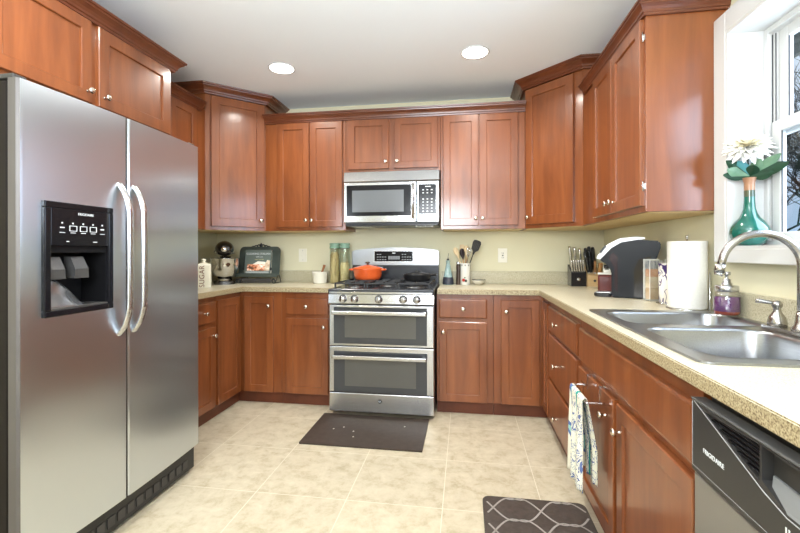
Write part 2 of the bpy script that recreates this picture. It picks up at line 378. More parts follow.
# crown mouldings
def crown(label, path, z, out=.062, h=.068, sgn=1):
    prof = [(0,0),(.016,0),(.018,.010),(.024,.014),(.026,.024),(.034,.036),(.046,.046),(.050,.048),(.052,.056),(.060,.058),(.062,.068),(0,.068)]
    prof = [(a*out/.062, b_*h/.068) for a,b_ in prof]
    P = [Vector(p).to_2d() for p in path]; R = []
    for i,p in enumerate(P):
        d0 = (P[i]-P[i-1]).normalized() if i else None; d1 = (P[i+1]-P[i]).normalized() if i < len(P)-1 else None
        n0 = Vector((d0.y,-d0.x))*sgn if d0 else None; n1 = Vector((d1.y,-d1.x))*sgn if d1 else None
        if n0 is None: mv = n1
        elif n1 is None: mv = n0
        else: mv = (n0+n1)/(1+n0.dot(n1))
        R.append([(p.x+mv.x*a, p.y+mv.y*a, z+b_) for a,b_ in prof])
    o = MB().loops(R, WOODD).build('crown_moulding'); return tag(o, label, 'moulding')
CZ = 2.250
crown('cherry crown moulding along the cabinets above the microwave', [(-1.655,UF),(.457,UF)], CZ)
crown('raised cherry crown moulding around the left corner cabinet', [(XL+.002,3.015),(-1.991,3.015),(-1.656,3.346),(-1.656,YB-.002)], 2.412, .080)
crown('raised cherry crown moulding around the right corner cabinet', [(.458,YB-.002),(.458,3.346),(.79,3.017),(XR-.002,3.017)], 2.412, .080)
crown('cherry crown moulding on the right wall cabinet beside the window', [(.789,2.952),(.789,2.009),(XR-.002,2.009)], 2.218, .046, .056)
crown('cherry crown moulding on the cabinet above the refrigerator', [(XL+.002,1.239),(-1.719,1.239),(-1.719,2.274),(XL+.002,2.274)], CZ)
crown('short cherry crown moulding between the refrigerator cabinet and left corner cabinet', [(-1.99,2.34),(-1.99,2.95)], CZ)

# base cabinets
BF = 3.11; BZ1 = .872; BD = YB-BF-.002
c = cabinet('base_cabinet','cherry base cabinet with one drawer and door, left of the range',(-1.405,BF,0),0,.425,0,BZ1,BD,True)
X = -1.405
slab(-1.366-X,-1.027-X,.70,.824,c,(-1.197-X,.765)); shaker(-1.366-X,-1.027-X,.092,.672,c,knob=(-1.027-X-.032,.61))
c = cabinet('base_cabinet','cherry base cabinet with one drawer and door, right of the range',(-.205,BF,0),0,.405,0,BZ1,BD,True)
X = -.205
slab(-.187-X,.156-X,.70,.838,c,(-.012-X,.768)); shaker(-.187-X,.156-X,.092,.672,c,knob=(-.187-X+.03,.60))
# corner susans
LFX = -1.755; RFX = .555
def corner_base(label, poly, toe, org):
    c = thing('corner_base_cabinet', label, 'cabinet', (org[0],org[1],0), 0)
    MB().prism([(x-org[0],y-org[1]) for x,y in poly], .09, BZ1, WOOD, bev=.0015).build('carcass', c)
    MB().prism([(x-org[0],y-org[1]) for x,y in toe], 0, .0895, TOE).build('toe_kick', c); return c
c = corner_base('L-shaped cherry corner base cabinet with folding door, under the stand mixer',
   [(XL+.002,2.77),(LFX,2.77),(LFX,BF),(-1.407,BF),(-1.407,YB-.002),(XL+.002,YB-.002)],
   [(XL+.002,2.77),(LFX-.022,2.77),(LFX-.022,BF+.022),(-1.407,BF+.022),(-1.407,YB-.002),(XL+.002,YB-.002)], (LFX,BF))
shaker(.042,.283,.092,.836,c,knob=(.283-.03,.765))
shaker(-.325,-.024,.092,.836,c,loc=(0,0,0),rot=(0,0,PI/2))
c = corner_base('L-shaped cherry corner base cabinet with folding door, under the knife blocks',
   [(.202,BF),(RFX,BF),(RFX,2.895),(XR-.002,2.895),(XR-.002,YB-.002),(.202,YB-.002)],
   [(.202,BF+.022),(RFX+.022,BF+.022),(RFX+.022,2.895),(XR-.002,2.895),(XR-.002,YB-.002),(.202,YB-.002)], (.202,BF))
shaker(.052,.318,.092,.836,c,knob=(.052+.035,.755))
shaker(.025,.205,.092,.836,c,loc=(RFX-.202,0,0),rot=(0,0,-PI/2),st=.045)
# left run
c = cabinet('base_cabinet','cherry base cabinet with drawer and door beside the refrigerator',(LFX,2.15,0),PI/2,.618,0,BZ1,LFX-XL-.002,True)
slab(.18,.596,.69,.836,c,(.47,.763)); shaker(.18,.596,.092,.655,c,knob=(.596-.03,.60))
# right run : drawer bank and sink base
c = cabinet('drawer_cabinet','cherry base cabinet with a stack of three drawers beside the sink cabinet',(RFX,2.893,0),-PI/2,.743,0,BZ1,XR-RFX-.002,True)
for z0,z1,k in ((.672,.828,.745),(.372,.652,.50),(.098,.352,.19)): slab(.02,.722,z0,z1,c,(.285,k))
c = cabinet('sink_base_cabinet','cherry sink cabinet with a false drawer front and two doors',(RFX,2.148,0),-PI/2,1.055,0,BZ1,XR-RFX-.002,True)
# hollow the top of the sink cabinet so the bowls fit
cc = [o for o in c.children if o.name.startswith('carcass')][0]
k = MB().box(.02,1.035,.02,XR-RFX-.02,.11,1.0,WOOD).build('cutter', c); bpy.context.view_layer.update(); boolcut(cc,[k])
slab(.02,1.044,.668,.818,c,name='false_drawer_front')
shaker(.015,.495,.092,.636,c,knob=(.495-.075,.552)); dr2 = shaker(.530,1.044,.092,.636,c,knob=(.530+.040,.548))

# ---------------------------------------------------------------- countertops
CE = .5125; CL = -1.713; CB = 3.067
def ctop(label, poly, splash, holes=()):
    o = MB().prism(poly, .8735, ZC, CTOP, bev=.003).build('countertop')
    me = o.data; me.materials.append(CEDGE)
    if holes: boolcut(o, holes)
    me = o.data
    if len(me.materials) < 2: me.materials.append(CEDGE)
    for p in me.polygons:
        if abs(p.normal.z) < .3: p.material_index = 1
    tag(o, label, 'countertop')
    for s in splash: MB().box(*s, ZC+.0003, 1.015, SPLASH, .002).build('backsplash', o)
    return o
ctop('beige speckled laminate countertop running from the refrigerator to the range',
     [(XL+.001,2.145),(CL,2.145),(CL,CB),(-.984,CB),(-.984,YB-.001),(XL+.001,YB-.001)],
     [(XL+.021,-.984,YB-.02,YB-.001),(XL+.001,XL+.02,2.145,YB-.0205)])
SX0,SX1,SY0,SY1 = .556,1.098,1.105,2.06
hole = MB().prism(rrect(SX0+.015,SX1-.012,SY0+.015,SY1-.015,.04), .8, 1.0, CTOP).build('cutter')
ctop('beige speckled laminate countertop with the sink, right of the range',
     [(-.199,YB-.001),(-.199,CB),(CE,CB),(CE,.35),(XR-.001,.35),(XR-.001,YB-.001)],
     [(-.199,XR-.021,YB-.02,YB-.001),(XR-.019,XR-.001,.35,YB-.001)], [hole])
# sink
s = thing('kitchen_sink','double-bowl stainless steel sink set into the right countertop','sink',(0,0,ZC))
FB = (.600,1.062,1.655,1.995); NB = (.605,.985,1.160,1.590)
b = MB()
o = MB().prism(rrect(SX0,SX1,SY0,SY1,.035), .0004, .006, SINKM, bev=.002).build('rim', s)
cuts = [MB().prism(rrect(*q,.07), -.05, .05, SINKM).build('cutter', s) for q in (FB,NB)]
bpy.context.view_layer.update(); boolcut(o, cuts)
def bowl(x0,x1,y0,y1):
    b = MB(); R = []
    def rr(i,z,r): return [(x,y,z) for x,y in rrect(x0+i,x1-i,y0+i,y1-i,max(.012,r),8)]
    for i,z,r in ((-.004,.0066,.074),(0,.0068,.07),(.004,.004,.068),(.007,-.004,.066),(.012,-.10,.062),(.018,-.145,.06),(.032,-.166,.05),(.055,-.172,.03)): R.append(rr(i,z,r))
    b.loops(R, SINKM, smooth=True, cap0=False); b2 = b.build('bowl', s)
    cx, cy = (x0+x1)/2, (y0+y1)/2
    MB().lathe([(.045,0),(.045,.004),(.036,.003),(.034,-.002),(0,-.002)], CHROME, Matrix.Translation((cx,cy,-.171)), 28).build('drain', b2)
bowl(*FB); bowl(*NB)

# ---------------------------------------------------------------- refrigerator
FX, FY0, FY1, FS, FT = -1.44, 1.171, 2.118, 1.605, 1.752
f = thing('refrigerator','large stainless steel side-by-side refrigerator with ice dispenser','refrigerator',(FX,FY0,0),PI/2)
FW = FY1-FY0; SPL = FS-FY0
# local: x along width away from the camera, y into the wall, front towards -y
CASEM = mat('fridge_case_brown',(.012,.009,.008),.5,spec=.2)
body = MB().box(.001,FW-.001,.040,.80,.03,1.745,CASEM,.004).build('cabinet_body', f)
def door_poly(x0,x1,edge0,edge1):
    pts = []; n = 60
    def yf(x): return .016*((x-FW/2)/(FW/2))**2-.020
    for i in range(n+1):
        x = x0+(x1-x0)*i/n; y = yf(x)
        if edge0: y += .008*max(0,1-(x-x0)/.009)**2
        if edge1: y += .008*max(0,1-(x1-x)/.009)**2
        if x-x0 < .004 and not edge0: y += .004
        if x1-x < .004 and not edge1: y += .004
        pts.append((x,y))
    return pts+[(x1,.034),(x0,.034)]
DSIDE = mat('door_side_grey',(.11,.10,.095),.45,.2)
def fdoor(name, x0, x1, e0, e1, label=None):
    o = MB().prism(door_poly(x0,x1,e0,e1), .142, FT, FSTEEL).build(name, f)
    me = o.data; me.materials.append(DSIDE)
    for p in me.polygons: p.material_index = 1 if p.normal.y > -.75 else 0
    return o
fz = fdoor('freezer_door', 0, SPL-.004, True, False); rf = fdoor('refrigerator_door', SPL+.004, FW, False, True)
DX0,DX1,DZa,DZb = .073,.358,.955,1.360
for hh in (fz,body):
    k = MB().box(DX0+.008,DX1-.008,-.08,.11,DZa+.008,DZb-.008,BLACK).build('cutter', f); bpy.context.view_layer.update(); boolcut(hh,[k])
b = MB(); yq = -.020
def frame(b, x0,x1,z0,z1,wd,y0,y1,m,bev=.002):
    b.box(x0,x1,y0,y1,z1-wd,z1,m,bev); b.box(x0,x1,y0,y1,z0,z0+wd,m,bev); b.box(x0,x0+wd,y0,y1,z0+wd,z1-wd,m,bev); b.box(x1-wd,x1,y0,y1,z0+wd,z1-wd,m,bev)
frame(b, DX0,DX1,DZa,DZb,.022,yq-.004,yq+.03,BLACKG,.003)
dp = b.build('dispenser', f)
MB().box(DX0+.022,DX1-.022,yq-.003,yq+.02,1.205,DZb-.022,BLACKG,.002).build('control_panel', dp)
CAV = mat('cavity_black',(.007,.007,.008),.5,spec=.15)
b = MB(); b.box(DX0+.01,DX1-.01,.104,.108,DZa+.01,1.34,CAV); b.box(DX0+.012,DX0+.024,yq+.01,.103,DZa+.02,1.2,CAV); b.box(DX1-.024,DX1-.012,yq+.01,.103,DZa+.02,1.2,CAV); b.box(DX0+.022,DX1-.022,yq+.01,.103,1.18,1.206,CAV); b.build('recess', dp)
for x in (.13,.225):
    MB().loops([[(x-.026,.01,1.165),(x+.026,.01,1.165),(x+.026,.04,1.165),(x-.026,.04,1.165)],[(x-.028,-.012,1.12),(x+.028,-.012,1.12),(x+.026,.035,1.12),(x-.026,.035,1.12)],[(x-.03,-.012,1.085),(x+.03,-.012,1.085),(x+.026,.035,1.085),(x-.026,.035,1.085)]], mat('dispenser_paddle',(.12,.12,.125),.2,metal=.6)).build('paddle', dp)
b = MB(); b.grid(lambda u,v: (.085+.19*u, .036-.045*v**1.5, .978+.11*math.sin(PI*min(1,(u*.62+.38)))*(1-v)), 14, 8, mat('drip_shield',(.30,.30,.31),.12,metal=.7), thick=.002); b.build('drip_shield', dp)
MB().box(DX0+.024,DX1-.024,-.02,.103,DZa+.012,DZa+.028,DGREY,.002).build('drip_tray', dp)
text('FRIGIDAIRE', .0125, LED, dp, (.232,yq-.0035,1.322), (PI/2,0,0), 'brand_lettering')
b = MB()
for i in range(5):
    x = .122+.042*i
    if 1 <= i <= 3: frame(b, x,x+.030,1.258,1.278,.0018,yq-.0045,yq-.0032,LED,0)
    else: b.box(x+.006,x+.022,yq-.0045,yq-.0032,1.268,1.272,LED)
    b.box(x+.004,x+.024,yq-.0045,yq-.0032,1.251,1.253,LED); b.box(x+.011,x+.016,yq-.0045,yq-.0032,1.284,1.289,LED)
b.box(.152,.162,yq-.0045,yq-.0032,1.219,1.2215,LED); b.box(.262,.280,yq-.0045,yq-.0032,1.219,1.2215,LED)
b.build('button_icons', dp)
def handle(x, name='handle', par=None):
    pts = smooth_path([(x,-.012,.838),(x,-.022,.846),(x,-.048,.885),(x,-.064,.935),(x,-.068,.99),(x,-.068,1.31),(x,-.064,1.37),(x,-.048,1.42),(x,-.022,1.459),(x,-.012,1.467)], 6)
    b = MB(); R = []
    for i,p in enumerate(pts):
        d = (pts[min(i+1,len(pts)-1)]-pts[max(i-1,0)]).normalized(); nrm = Vector((0,-d.z,d.y)); 
        if nrm.y > 0: nrm = -nrm
        R.append([tuple(p+Vector((math.cos(a)*.0155,0,0))+nrm*math.sin(a)*.009) for a in [2*PI*k/14 for k in range(14)]])
    b.loops(R, STEEL, smooth=True); return b.build(name, par)
handle(SPL-.040, par=fz); handle(SPL+.040, par=rf)
b = MB(); b.box(.02,FW-.02,.012,.10,.02,.135,BLACK,.004)
for i in range(16): b.box(.05+i*.052,.05+i*.052+.036,.008,.013,.045,.085,DGREY)
b.build('base_grille', f)
b = MB(); b.box(.004,.05,.02,.12,FT+.001,FT+.018,DGREY,.004); b.box(FW-.05,FW-.004,.02,.12,FT+.001,FT+.018,DGREY,.004); b.build('hinge_cover', f)
b = MB()
for x in (.03,FW-.08):
    for y in (.12,.7): b.cyl((x+.02,y,0),(x+.02,y,.031),.018,BLACK)
b.build('foot', f)

# ---------------------------------------------------------------- range
RX, RY = -.9705, 2.944; RW = .757
r = thing('gas_range','stainless steel gas range with two ovens and five knobs','stove',(RX,RY,0))
SIDE = mat('range_side_panel',(.05,.05,.052),.4)
MB().box(.003,RW-.003,.035,.70,.03,.905,SIDE,.003).build('body', r)
def odoor(name, z0, z1, wz0, wz1, hz):
    o = MB().box(0,RW,-.002,.034,z0,z1,STEELH,.005).build(name, r)
    MB().box(.036,.708,-.0045,-.0005,wz0,wz1,OVENG,.001).build('glass_panel', o)
    MB().box(.118,.632,-.0060,-.0042,wz0+.045 if hz > .6 else wz0+.042,wz1-.062 if hz > .6 else wz1-.055,OVENW,.0005).build('window', o)
    b = MB(); b.box(.036,.708,-.060,-.046,hz-.014,hz+.014,STEELH,.006,3)
    b.box(.050,.070,-.050,-.003,hz-.010,hz+.010,STEELH,.003); b.box(.674,.694,-.050,-.003,hz-.010,hz+.010,STEELH,.003); b.build('handle', o)
    return o
ud = odoor('upper_oven_door', .508,.800,.524,.785,.750)
b = MB()
for x0,x1 in ((.09,.16),(.22,.32),(.40,.50),(.57,.60)): b.box(x0,x1,-.0065,-.0044,.775,.781,BLACK)
b.build('vent_slot', ud)
odoor('lower_oven_door', .175,.503,.180,.470,.436)
o = MB().box(0,RW,-.002,.034,.036,.171,STEELH,.005).build('bottom_drawer', r)
b = MB().cyl((.372,-.0045,.120),(.372,-.001,.120),.014,BLACKG); o2 = b.build('logo_badge', o)
text('GE', .014, LED, o2, (.372,-.005,.120), (PI/2,0,0), 'logo_lettering')
# control panel
cp = MB().loops([[(0,-.002,.806),(RW,-.002,.806),(RW,.034,.806),(0,.034,.806)],[(0,-.016,.815),(RW,-.016,.815),(RW,.034,.815),(0,.034,.815)],[(0,-.010,.878),(RW,-.010,.878),(RW,.034,.878),(0,.034,.878)]], STEELH).build('control_panel', r)
for x in (.108,.193,.368,.543,.638):
    M = Matrix.Translation((x,-.012,.846)) @ Matrix.Rotation(PI/2+.08,4,'X')
    b = MB(); b.lathe([(.029,0),(.029,.004),(.023,.006),(.022,.030),(.019,.034),(0,.034)], STEELH, M, 28)
    b.box(-.0045,.0045,-.021,.021,.033,.040,STEELH,.002,M=M); b.build('knob', cp)
# cooktop
b = MB(); b.box(-.001,RW+.001,-.022,.60,.878,.918,ENAMEL,.008,3); b.build('cooktop', r)
b = MB(); b.box(.01,RW-.01,-.0235,-.0215,.884,.897,STEELH,.0005).build('front_trim', r)
for gx0,gx1 in ((.030,.262),(.268,.490),(.496,.728)):
    b = MB(); z0,z1 = .946,.958
    for y in (.03,.30,.555): b.box(gx0,gx1,y,y+.011,z0,z1,IRON,.003)
    for x in (gx0,(gx0+gx1)/2-.0055,gx1-.011): b.box(x,x+.011,.041,.555,z0,z1,IRON,.003)
    for x in (gx0,gx1-.011):
        for y in (.03,.30,.555): b.box(x,x+.011,y,y+.011,.9182,.947,IRON)
    for cy in (.165,.43):
        cx = (gx0+gx1)/2
        b.box(cx-.075,cx+.075,cy-.005,cy+.005,z0,z1,IRON,.003)
    b.build('burner_grate', r)
for cx,cy,rr in ((.146,.165,.040),(.146,.43,.034),(.379,.30,.045),(.612,.165,.045),(.612,.43,.030)):
    b = MB(); b.lathe([(rr+.012,0),(rr+.012,.004),(rr,.006),(rr,.010),(rr-.003,.013),(0,.0135)], mat('burner_cap',(.03,.03,.03),.4), Matrix.Translation((cx,cy,.9182)), 28)
    b.lathe([(rr+.02,0),(rr+.02,.002),(rr+.012,.003)], mat('burner_ring',(.55,.55,.55),.3,1), Matrix.Translation((cx,cy,.9181)), 28); b.build('burner', r)
# backguard
b = MB(); b.box(.004,RW-.004,.62,.70,.90,1.05,ENAMEL,.003).build('lower_backguard', r)
arc = [(.003,1.068),(RW-.003,1.068),(RW-.003,1.186)]+[(RW-.003-(RW-.006)*k/24, 1.190+.028*math.sin(PI*k/24)**.7) for k in range(1,24)]+[(.003,1.186)]
bgd = MB().prism(arc, -.705, -.615, STEELH, M=XZ, bev=.004).build('backguard', r); bgd.data.materials[0] = mat('backguard_steel',(.33,.33,.335),.30,1)
MB().box(.006,RW-.006,.625,.70,1.048,1.070,BLACK).build('vent_gap', r)
dpl = MB().box(.205,.535,.611,.616,1.100,1.186,BLACKG,.002).build('display', bgd)
b = MB(); frame(b,.201,.539,1.096,1.190,.004,.609,.6145,STEEL,0); b.build('display_frame', dpl)
b = MB()
for i in range(4):
    for j in range(3):
        if not (j == 2 and i > 1):
            b.box(.225+i*.022,.240+i*.022,.6098,.6112,1.112+j*.022,1.118+j*.022,LEDG); b.box(.440+i*.022,.455+i*.022,.6098,.6112,1.112+j*.022,1.118+j*.022,LEDG)
for i in range(6): b.box(.325+i*.017,.337+i*.017,.6098,.6112,1.116,1.145,LEDG)
b.box(.358,.385,.6098,.6112,1.166,1.174,LED); b.build('button_markings', dpl)

# ---------------------------------------------------------------- microwave
MX, MY, MW = -.944, 3.24, .750
m = thing('over_range_microwave','stainless steel microwave mounted over the range','microwave',(MX,MY,0))
MB().box(.003,MW-.003,.028,YB-MY-.004,1.398,1.812,SIDE,.002).build('case', m)
b = MB(); b.loops([[(0,.0,1.728),(MW,.0,1.728),(MW,.03,1.728),(0,.03,1.728)],[(0,-.006,1.735),(MW,-.006,1.735),(MW,.03,1.735),(0,.03,1.735)],[(0,.008,1.808),(MW,.008,1.808),(MW,.03,1.808),(0,.03,1.808)]], STEELH); b.build('vent_panel', m)
dr = MB().box(0,.575,-.004,.027,1.412,1.724,STEELH,.004).build('microwave_door', m)
MB().box(.022,.535,-.0065,-.003,1.462,1.703,BLACKG,.001).build('door_glass', dr)
MB().box(.068,.478,-.0080,-.006,1.492,1.662,MWG,.0005).build('door_window', dr)
b = MB(); b.cyl((.552,-.042,1.435),(.552,-.042,1.705),.0095,STEEL); b.cyl((.552,-.042,1.46),(.552,-.004,1.46),.008,CHROME); b.cyl((.552,-.042,1.685),(.552,-.004,1.685),.008,CHROME); b.build('handle', dr)
text('FRIGIDAIRE', .014, LEDG, dr, (.28,-.0045,1.435), (PI/2,0,0), 'brand_lettering')
pn = MB().box(.579,MW,-.004,.027,1.412,1.724,STEELH,.004).build('keypad_side', m)
kp = MB().box(.592,.728,-.0065,-.003,1.470,1.700,BLACKG,.002).build('keypad', pn)
b = MB()
for i in range(3):
    for j in range(8):
        if j == 5: continue
        b.box(.622+i*.033,.634+i*.033,-.0075,-.006,1.488+j*.0235,1.495+j*.0235,LED)
b.box(.645,.685,-.0075,-.006,1.678,1.684,LED); b.build('key_markings', kp)
b = MB(); b.box(.01,MW-.01,.012,.36,1.385,1.3978,BLACK,.003); b.build('underside_vent', m)
for x0 in (.05,MW-.20): MB().box(x0,x0+.15,.10,.30,1.3825,1.3848,STEEL).build('grease_filter', m)

# ---------------------------------------------------------------- dishwasher (local x towards the camera)
DWB = mat('dishwasher_panel',(.030,.029,.028),.33)
DWY = 1.080
w_ = thing('dishwasher','stainless dishwasher with black control panel under the right countertop','dishwasher',(.532,DWY,0),-PI/2)
MB().box(.006,.594,.03,.56,.10,.868,DGREY,.002).build('tub', w_)
MB().box(.003,.597,-.006,.029,.115,.672,mat('dishwasher_steel',(.36,.36,.35),.36,.85),.004).build('lower_door', w_)
o = MB().box(.003,.597,-.012,.029,.676,.838,DWB,.004).build('control_panel', w_)
k1 = MB().prism([(.055,.828),(.235,.770),(.235,.835)], .004, .06, BLACK, M=XZ).build('cutter', w_)
k2 = MB().prism([(.24,.775),(.30,.750),(.56,.750),(.56,.822),(.26,.835),(.24,.835)], -.008, .06, BLACK, M=XZ).build('cutter', w_)
bpy.context.view_layer.update(); boolcut(o,[k1,k2])
b = MB()
for i in range(6):
    z = .830-.0095*i; x0 = .055+i*.028
    b.box(x0,.236,-.0105,.004,z-.0018,z+.0018,BLACKG,.0006)
b.build('vent_louvre', o)
b = MB(); b.box(.235,.565,.020,.024,.742,.836,mat('pocket_black',(.006,.006,.006),.7,spec=.1)); gp = mat('handle_pocket_grey',(.20,.205,.205),.35); b.loops([[(.262,-.0118,.750),(.56,-.0118,.750),(.56,.019,.750),(.262,.019,.750)],[(.244,.004,.786),(.56,.004,.772),(.56,.019,.772),(.244,.019,.786)]], gp); b.box(.245,.56,-.0115,-.0085,.743,.7495,gp); b.build('handle_pocket', o)
b = MB(); b.tube([(.018,-.0125,.838),(.245,-.0125,.757),(.30,-.0125,.744),(.58,-.0125,.744)], .0011, LEDG, 6)
b.tube([(.010,-.0122,.836),(.010,-.0122,.690),(.59,-.0122,.690)], .0005, LEDG, 6); b.build('panel_trim', o)
b = MB(); b.box(.003,.597,-.0125,.02,.8385,.8440,mat('top_strip_grey',(.10,.10,.10),.25),.002).build('top_strip', w_)
text('FRIGIDAIRE', .0145, LED, o, (.092,-.0124,.741), (PI/2,0,0), 'brand_lettering')
b = MB(); b.box(.297,.300,-.0128,-.0118,.712,.728,LED); b.box(.304,.307,-.0128,-.0118,.712,.728,LED); b.build('button_marking', o)
MB().box(.006,.594,.03,.05,.01,.098,BLACK).build('kick_plate', w_)
# narrow end cabinet beyond the dishwasher keeps the counter carried
c = cabinet('base_cabinet','cherry base cabinet on the near side of the dishwasher',(RFX,.478,0),-PI/2,.13,0,BZ1,XR-RFX-.002,True)

# ---------------------------------------------------------------- faucet, soap jar
fc = thing('kitchen_faucet','brushed nickel gooseneck faucet with a lever handle behind the sink','faucet',(1.035,1.49,ZC+.006),0)
MB().prism(rrect(-.03,.03,-.155,.155,.028), 0, .014, NICKEL, bev=.004).build('base_plate', fc)
b = MB(); b.lathe([(.026,.0142),(.026,.022),(.018,.032),(.015,.06),(.0125,.075)], NICKEL)
pts = [(0,0,.06),(0,0,.15),(0,0,.215)]+[(-.113+.113*math.cos(a),0,.215+.105*math.sin(a)) for a in [PI*k/24 for k in range(1,23)]]+[(-.229,0,.212)]
b.tube(pts, .0115, NICKEL, 16); b.cyl((-.2285,0,.222),(-.2335,0,.196),.0145,NICKEL); b.cyl((-.2335,0,.196),(-.235,0,.188),.012,CHROME); b.build('spout', fc)
def lever(sgn):
    b = MB(); y = .105*sgn
    b.lathe([(.026,.0142),(.027,.024),(.022,.044),(.012,.060),(.010,.072),(.0145,.080),(.0150,.088),(.009,.097),(0,.099)], NICKEL, Matrix.Translation((0,y,0)), 24)
    b.tube([(0,y,.088),(-.016,y+.008*sgn,.091),(-.036,y+.018*sgn,.094),(-.050,y+.024*sgn,.095)], lambda t: .0055+.003*t, NICKEL, 12); return b.build('lever_handle', fc)
lever(1); lever(-1)
SOAP = mat('purple_soap',(.09,.012,.11),.06,spec=.6,coat=.5)
SOAPR = mat('amber_soap',(.30,.035,.005),.1,coat=.4)
j = thing('soap_jar','glass jar soap pump with purple soap beside the sink','soap dispenser',(1.048,1.895,ZC+.0068),.3)
b = MB(); b.lathe([(.035,.0005),(.044,.004),(.047,.015),(.047,.085),(.042,.098),(.036,.104),(.036,.118),(.034,.118),(.034,.104),(.040,.096),(.0447,.085),(.0447,.015),(.040,.007),(0,.006)], GLASS, seg=40, close=False); b.build('jar_glass', j)
MB().lathe([(0,.007),(.039,.008),(.0442,.016),(.0442,.022)], SOAPR, close=False).lathe([(.0443,.0221),(.0443,.080),(0,.0805)], SOAP, close=False).build('soap', j)
b = MB(); b.lathe([(.038,.101),(.040,.103),(.040,.122),(.037,.125),(.018,.126),(.018,.134),(.014,.137),(.0135,.150),(.006,.152),(.006,.166),(.013,.167),(.013,.180),(0,.181)], STEEL)
b.tube([(0,0,.173),(-.022,-.008,.175),(-.038,-.014,.166)], .0045, STEEL, 10); b.build('pump_lid', j)

# ---------------------------------------------------------------- vase and flower on the window sill
GLZ = noise_mat('teal_glaze', [(.001,.075,.052),(.003,.13,.092)], nscale=6, rough=.10, coat=.8, coat_r=.05)
v = thing('flower_vase','round teal glazed vase with a copper neck on the window sill','vase',(1.122,1.880,WZ0+.0125))
tdr = noise_mat('copper_drip', [(.22,.10,.05),(.38,.20,.11)], nscale=20, rough=.3)
DRK = noise_mat('dark_teal_drip', [(.01,.07,.05),(.10,.09,.05)], (1,1,.25), 40, rough=.15)
b = MB(); b.lathe([(.030,0),(.034,.001),(.050,.014),(.062,.035),(.066,.055),(.062,.078),(.048,.102),(.034,.118),(.026,.135),(.0205,.155),(.0185,.185),(.018,.205)], GLZ, seg=40, close=False)
b.lathe([(.018,.205),(.0178,.232)], DRK, seg=40, close=False)
b.lathe([(.0178,.232),(.018,.262),(.0225,.283),(.0232,.285),(.021,.285),(.016,.262),(.015,.20)], tdr, seg=40, close=False)
b.lathe([(0,.001),(.030,0)], GLZ, seg=40, close=False); b.bm.transform(Matrix.Diagonal((1,1,.95,1))); b.build('vase_body', v)
PET = mat('cream_petal',(.86,.80,.62),.6); PETW = mat('white_petal',(.86,.84,.78),.6)
LEAF = noise_mat('dark_green_leaf',[(.005,.028,.013),(.014,.060,.026)],nscale=14,rough=.4)
LEAFB = noise_mat('blue_green_leaf',[(.03,.16,.17),(.07,.26,.27)],nscale=14,rough=.4)
LEAFP = noise_mat('pale_green_leaf',[(.08,.17,.10),(.18,.29,.18)],nscale=14,rough=.45)
fl = thing('artificial_dahlia','cream and white dahlia bloom with green leaves standing in the teal vase','flower',(1.122,1.880,WZ0+.0125))
random.seed(3)
def petal(b, org, az, el, L, W, m, cup=.25, base=.0, curl=0):
    u = Vector((math.cos(az)*math.cos(el), math.sin(az)*math.cos(el), math.sin(el))); s_ = Vector((-math.sin(az),math.cos(az),0)); n = u.cross(s_)
    if n.z < 0: n = -n
    def fn(a,t):
        wv = W*(math.sin(PI*min(1,(a*.93+.05)))**.65)*(1-.25*a); q = (t-.5)*2
        return org+u*(base+L*a)+s_*(q*wv/2)+n*(cup*wv*q*q*.5 - curl*L*a*a)
    b.grid(fn, 6, 4, m)
heads = Vector((-.006,.000,.392))
tilt = Matrix.Translation(heads) @ Matrix.Rotation(-.35,4,'Y') @ Matrix.Rotation(.62,4,'X') @ Matrix.Scale(.80,4)
b = MB()
rows = [(16,-.25,.108,.040,PETW),(18,.02,.108,.040,PETW),(18,.24,.100,.038,PETW),(16,.46,.088,.035,PET),(13,.72,.070,.030,PET),(10,.98,.052,.024,PET),(6,1.25,.038,.018,PET)]
for k,(n,el,L,W,m_) in enumerate(rows):
    for i in range(n): petal(b, Vector((0,0,.003*k)), 2*PI*(i+.5*(k%2))/n+random.uniform(-.06,.06), el+random.uniform(-.07,.07), L*random.uniform(.92,1.06), W, m_, cup=.5, curl=.05)
b.bm.transform(tilt); b.build('bloom', fl)
b = MB(); b.tube(smooth_path([(0,0,.03),(.003,0,.20),(.004,.006,.29),tuple(heads+Vector((0,.006,-.01)))],5), .003, LEAF, 8); b.build('stem', fl)
# leaves fan out across the view: in-plane direction (dx, dz), blade turned towards the room
vx = Vector((.86,-.51,0)); vn = Vector((-.51,-.86,0))
for dx,dz,L,W,m_ in ((.95,.28,.125,.046,LEAF),(.80,.62,.12,.040,LEAFP),(.30,.55,.075,.042,LEAFP),(-.62,.25,.085,.046,LEAFP),(-.95,.10,.090,.040,LEAF),(-.75,.66,.105,.042,LEAF),(-.5,.8,.075,.040,LEAFB),(1.0,.05,.075,.045,LEAF),(.1,.25,.055,.044,LEAF)):
    b = MB(); u_ = (vx*dx+Vector((0,0,dz))+vn*.25).normalized(); s_ = u_.cross(vn).normalized(); n_ = u_.cross(s_); og = Vector((.0,-.004,.278))
    def fn(a,t,u_=u_,s_=s_,n_=n_,L=L,W=W): 
        wv = W*(math.sin(PI*min(1,(a*.95+.03)))**.8); q = (t-.5)*2; return og+u_*L*a+s_*(q*wv/2)+n_*(.15*wv*abs(q)-.10*L*a*a)
    b.grid(fn, 8, 6, m_); b.build('leaf', fl)

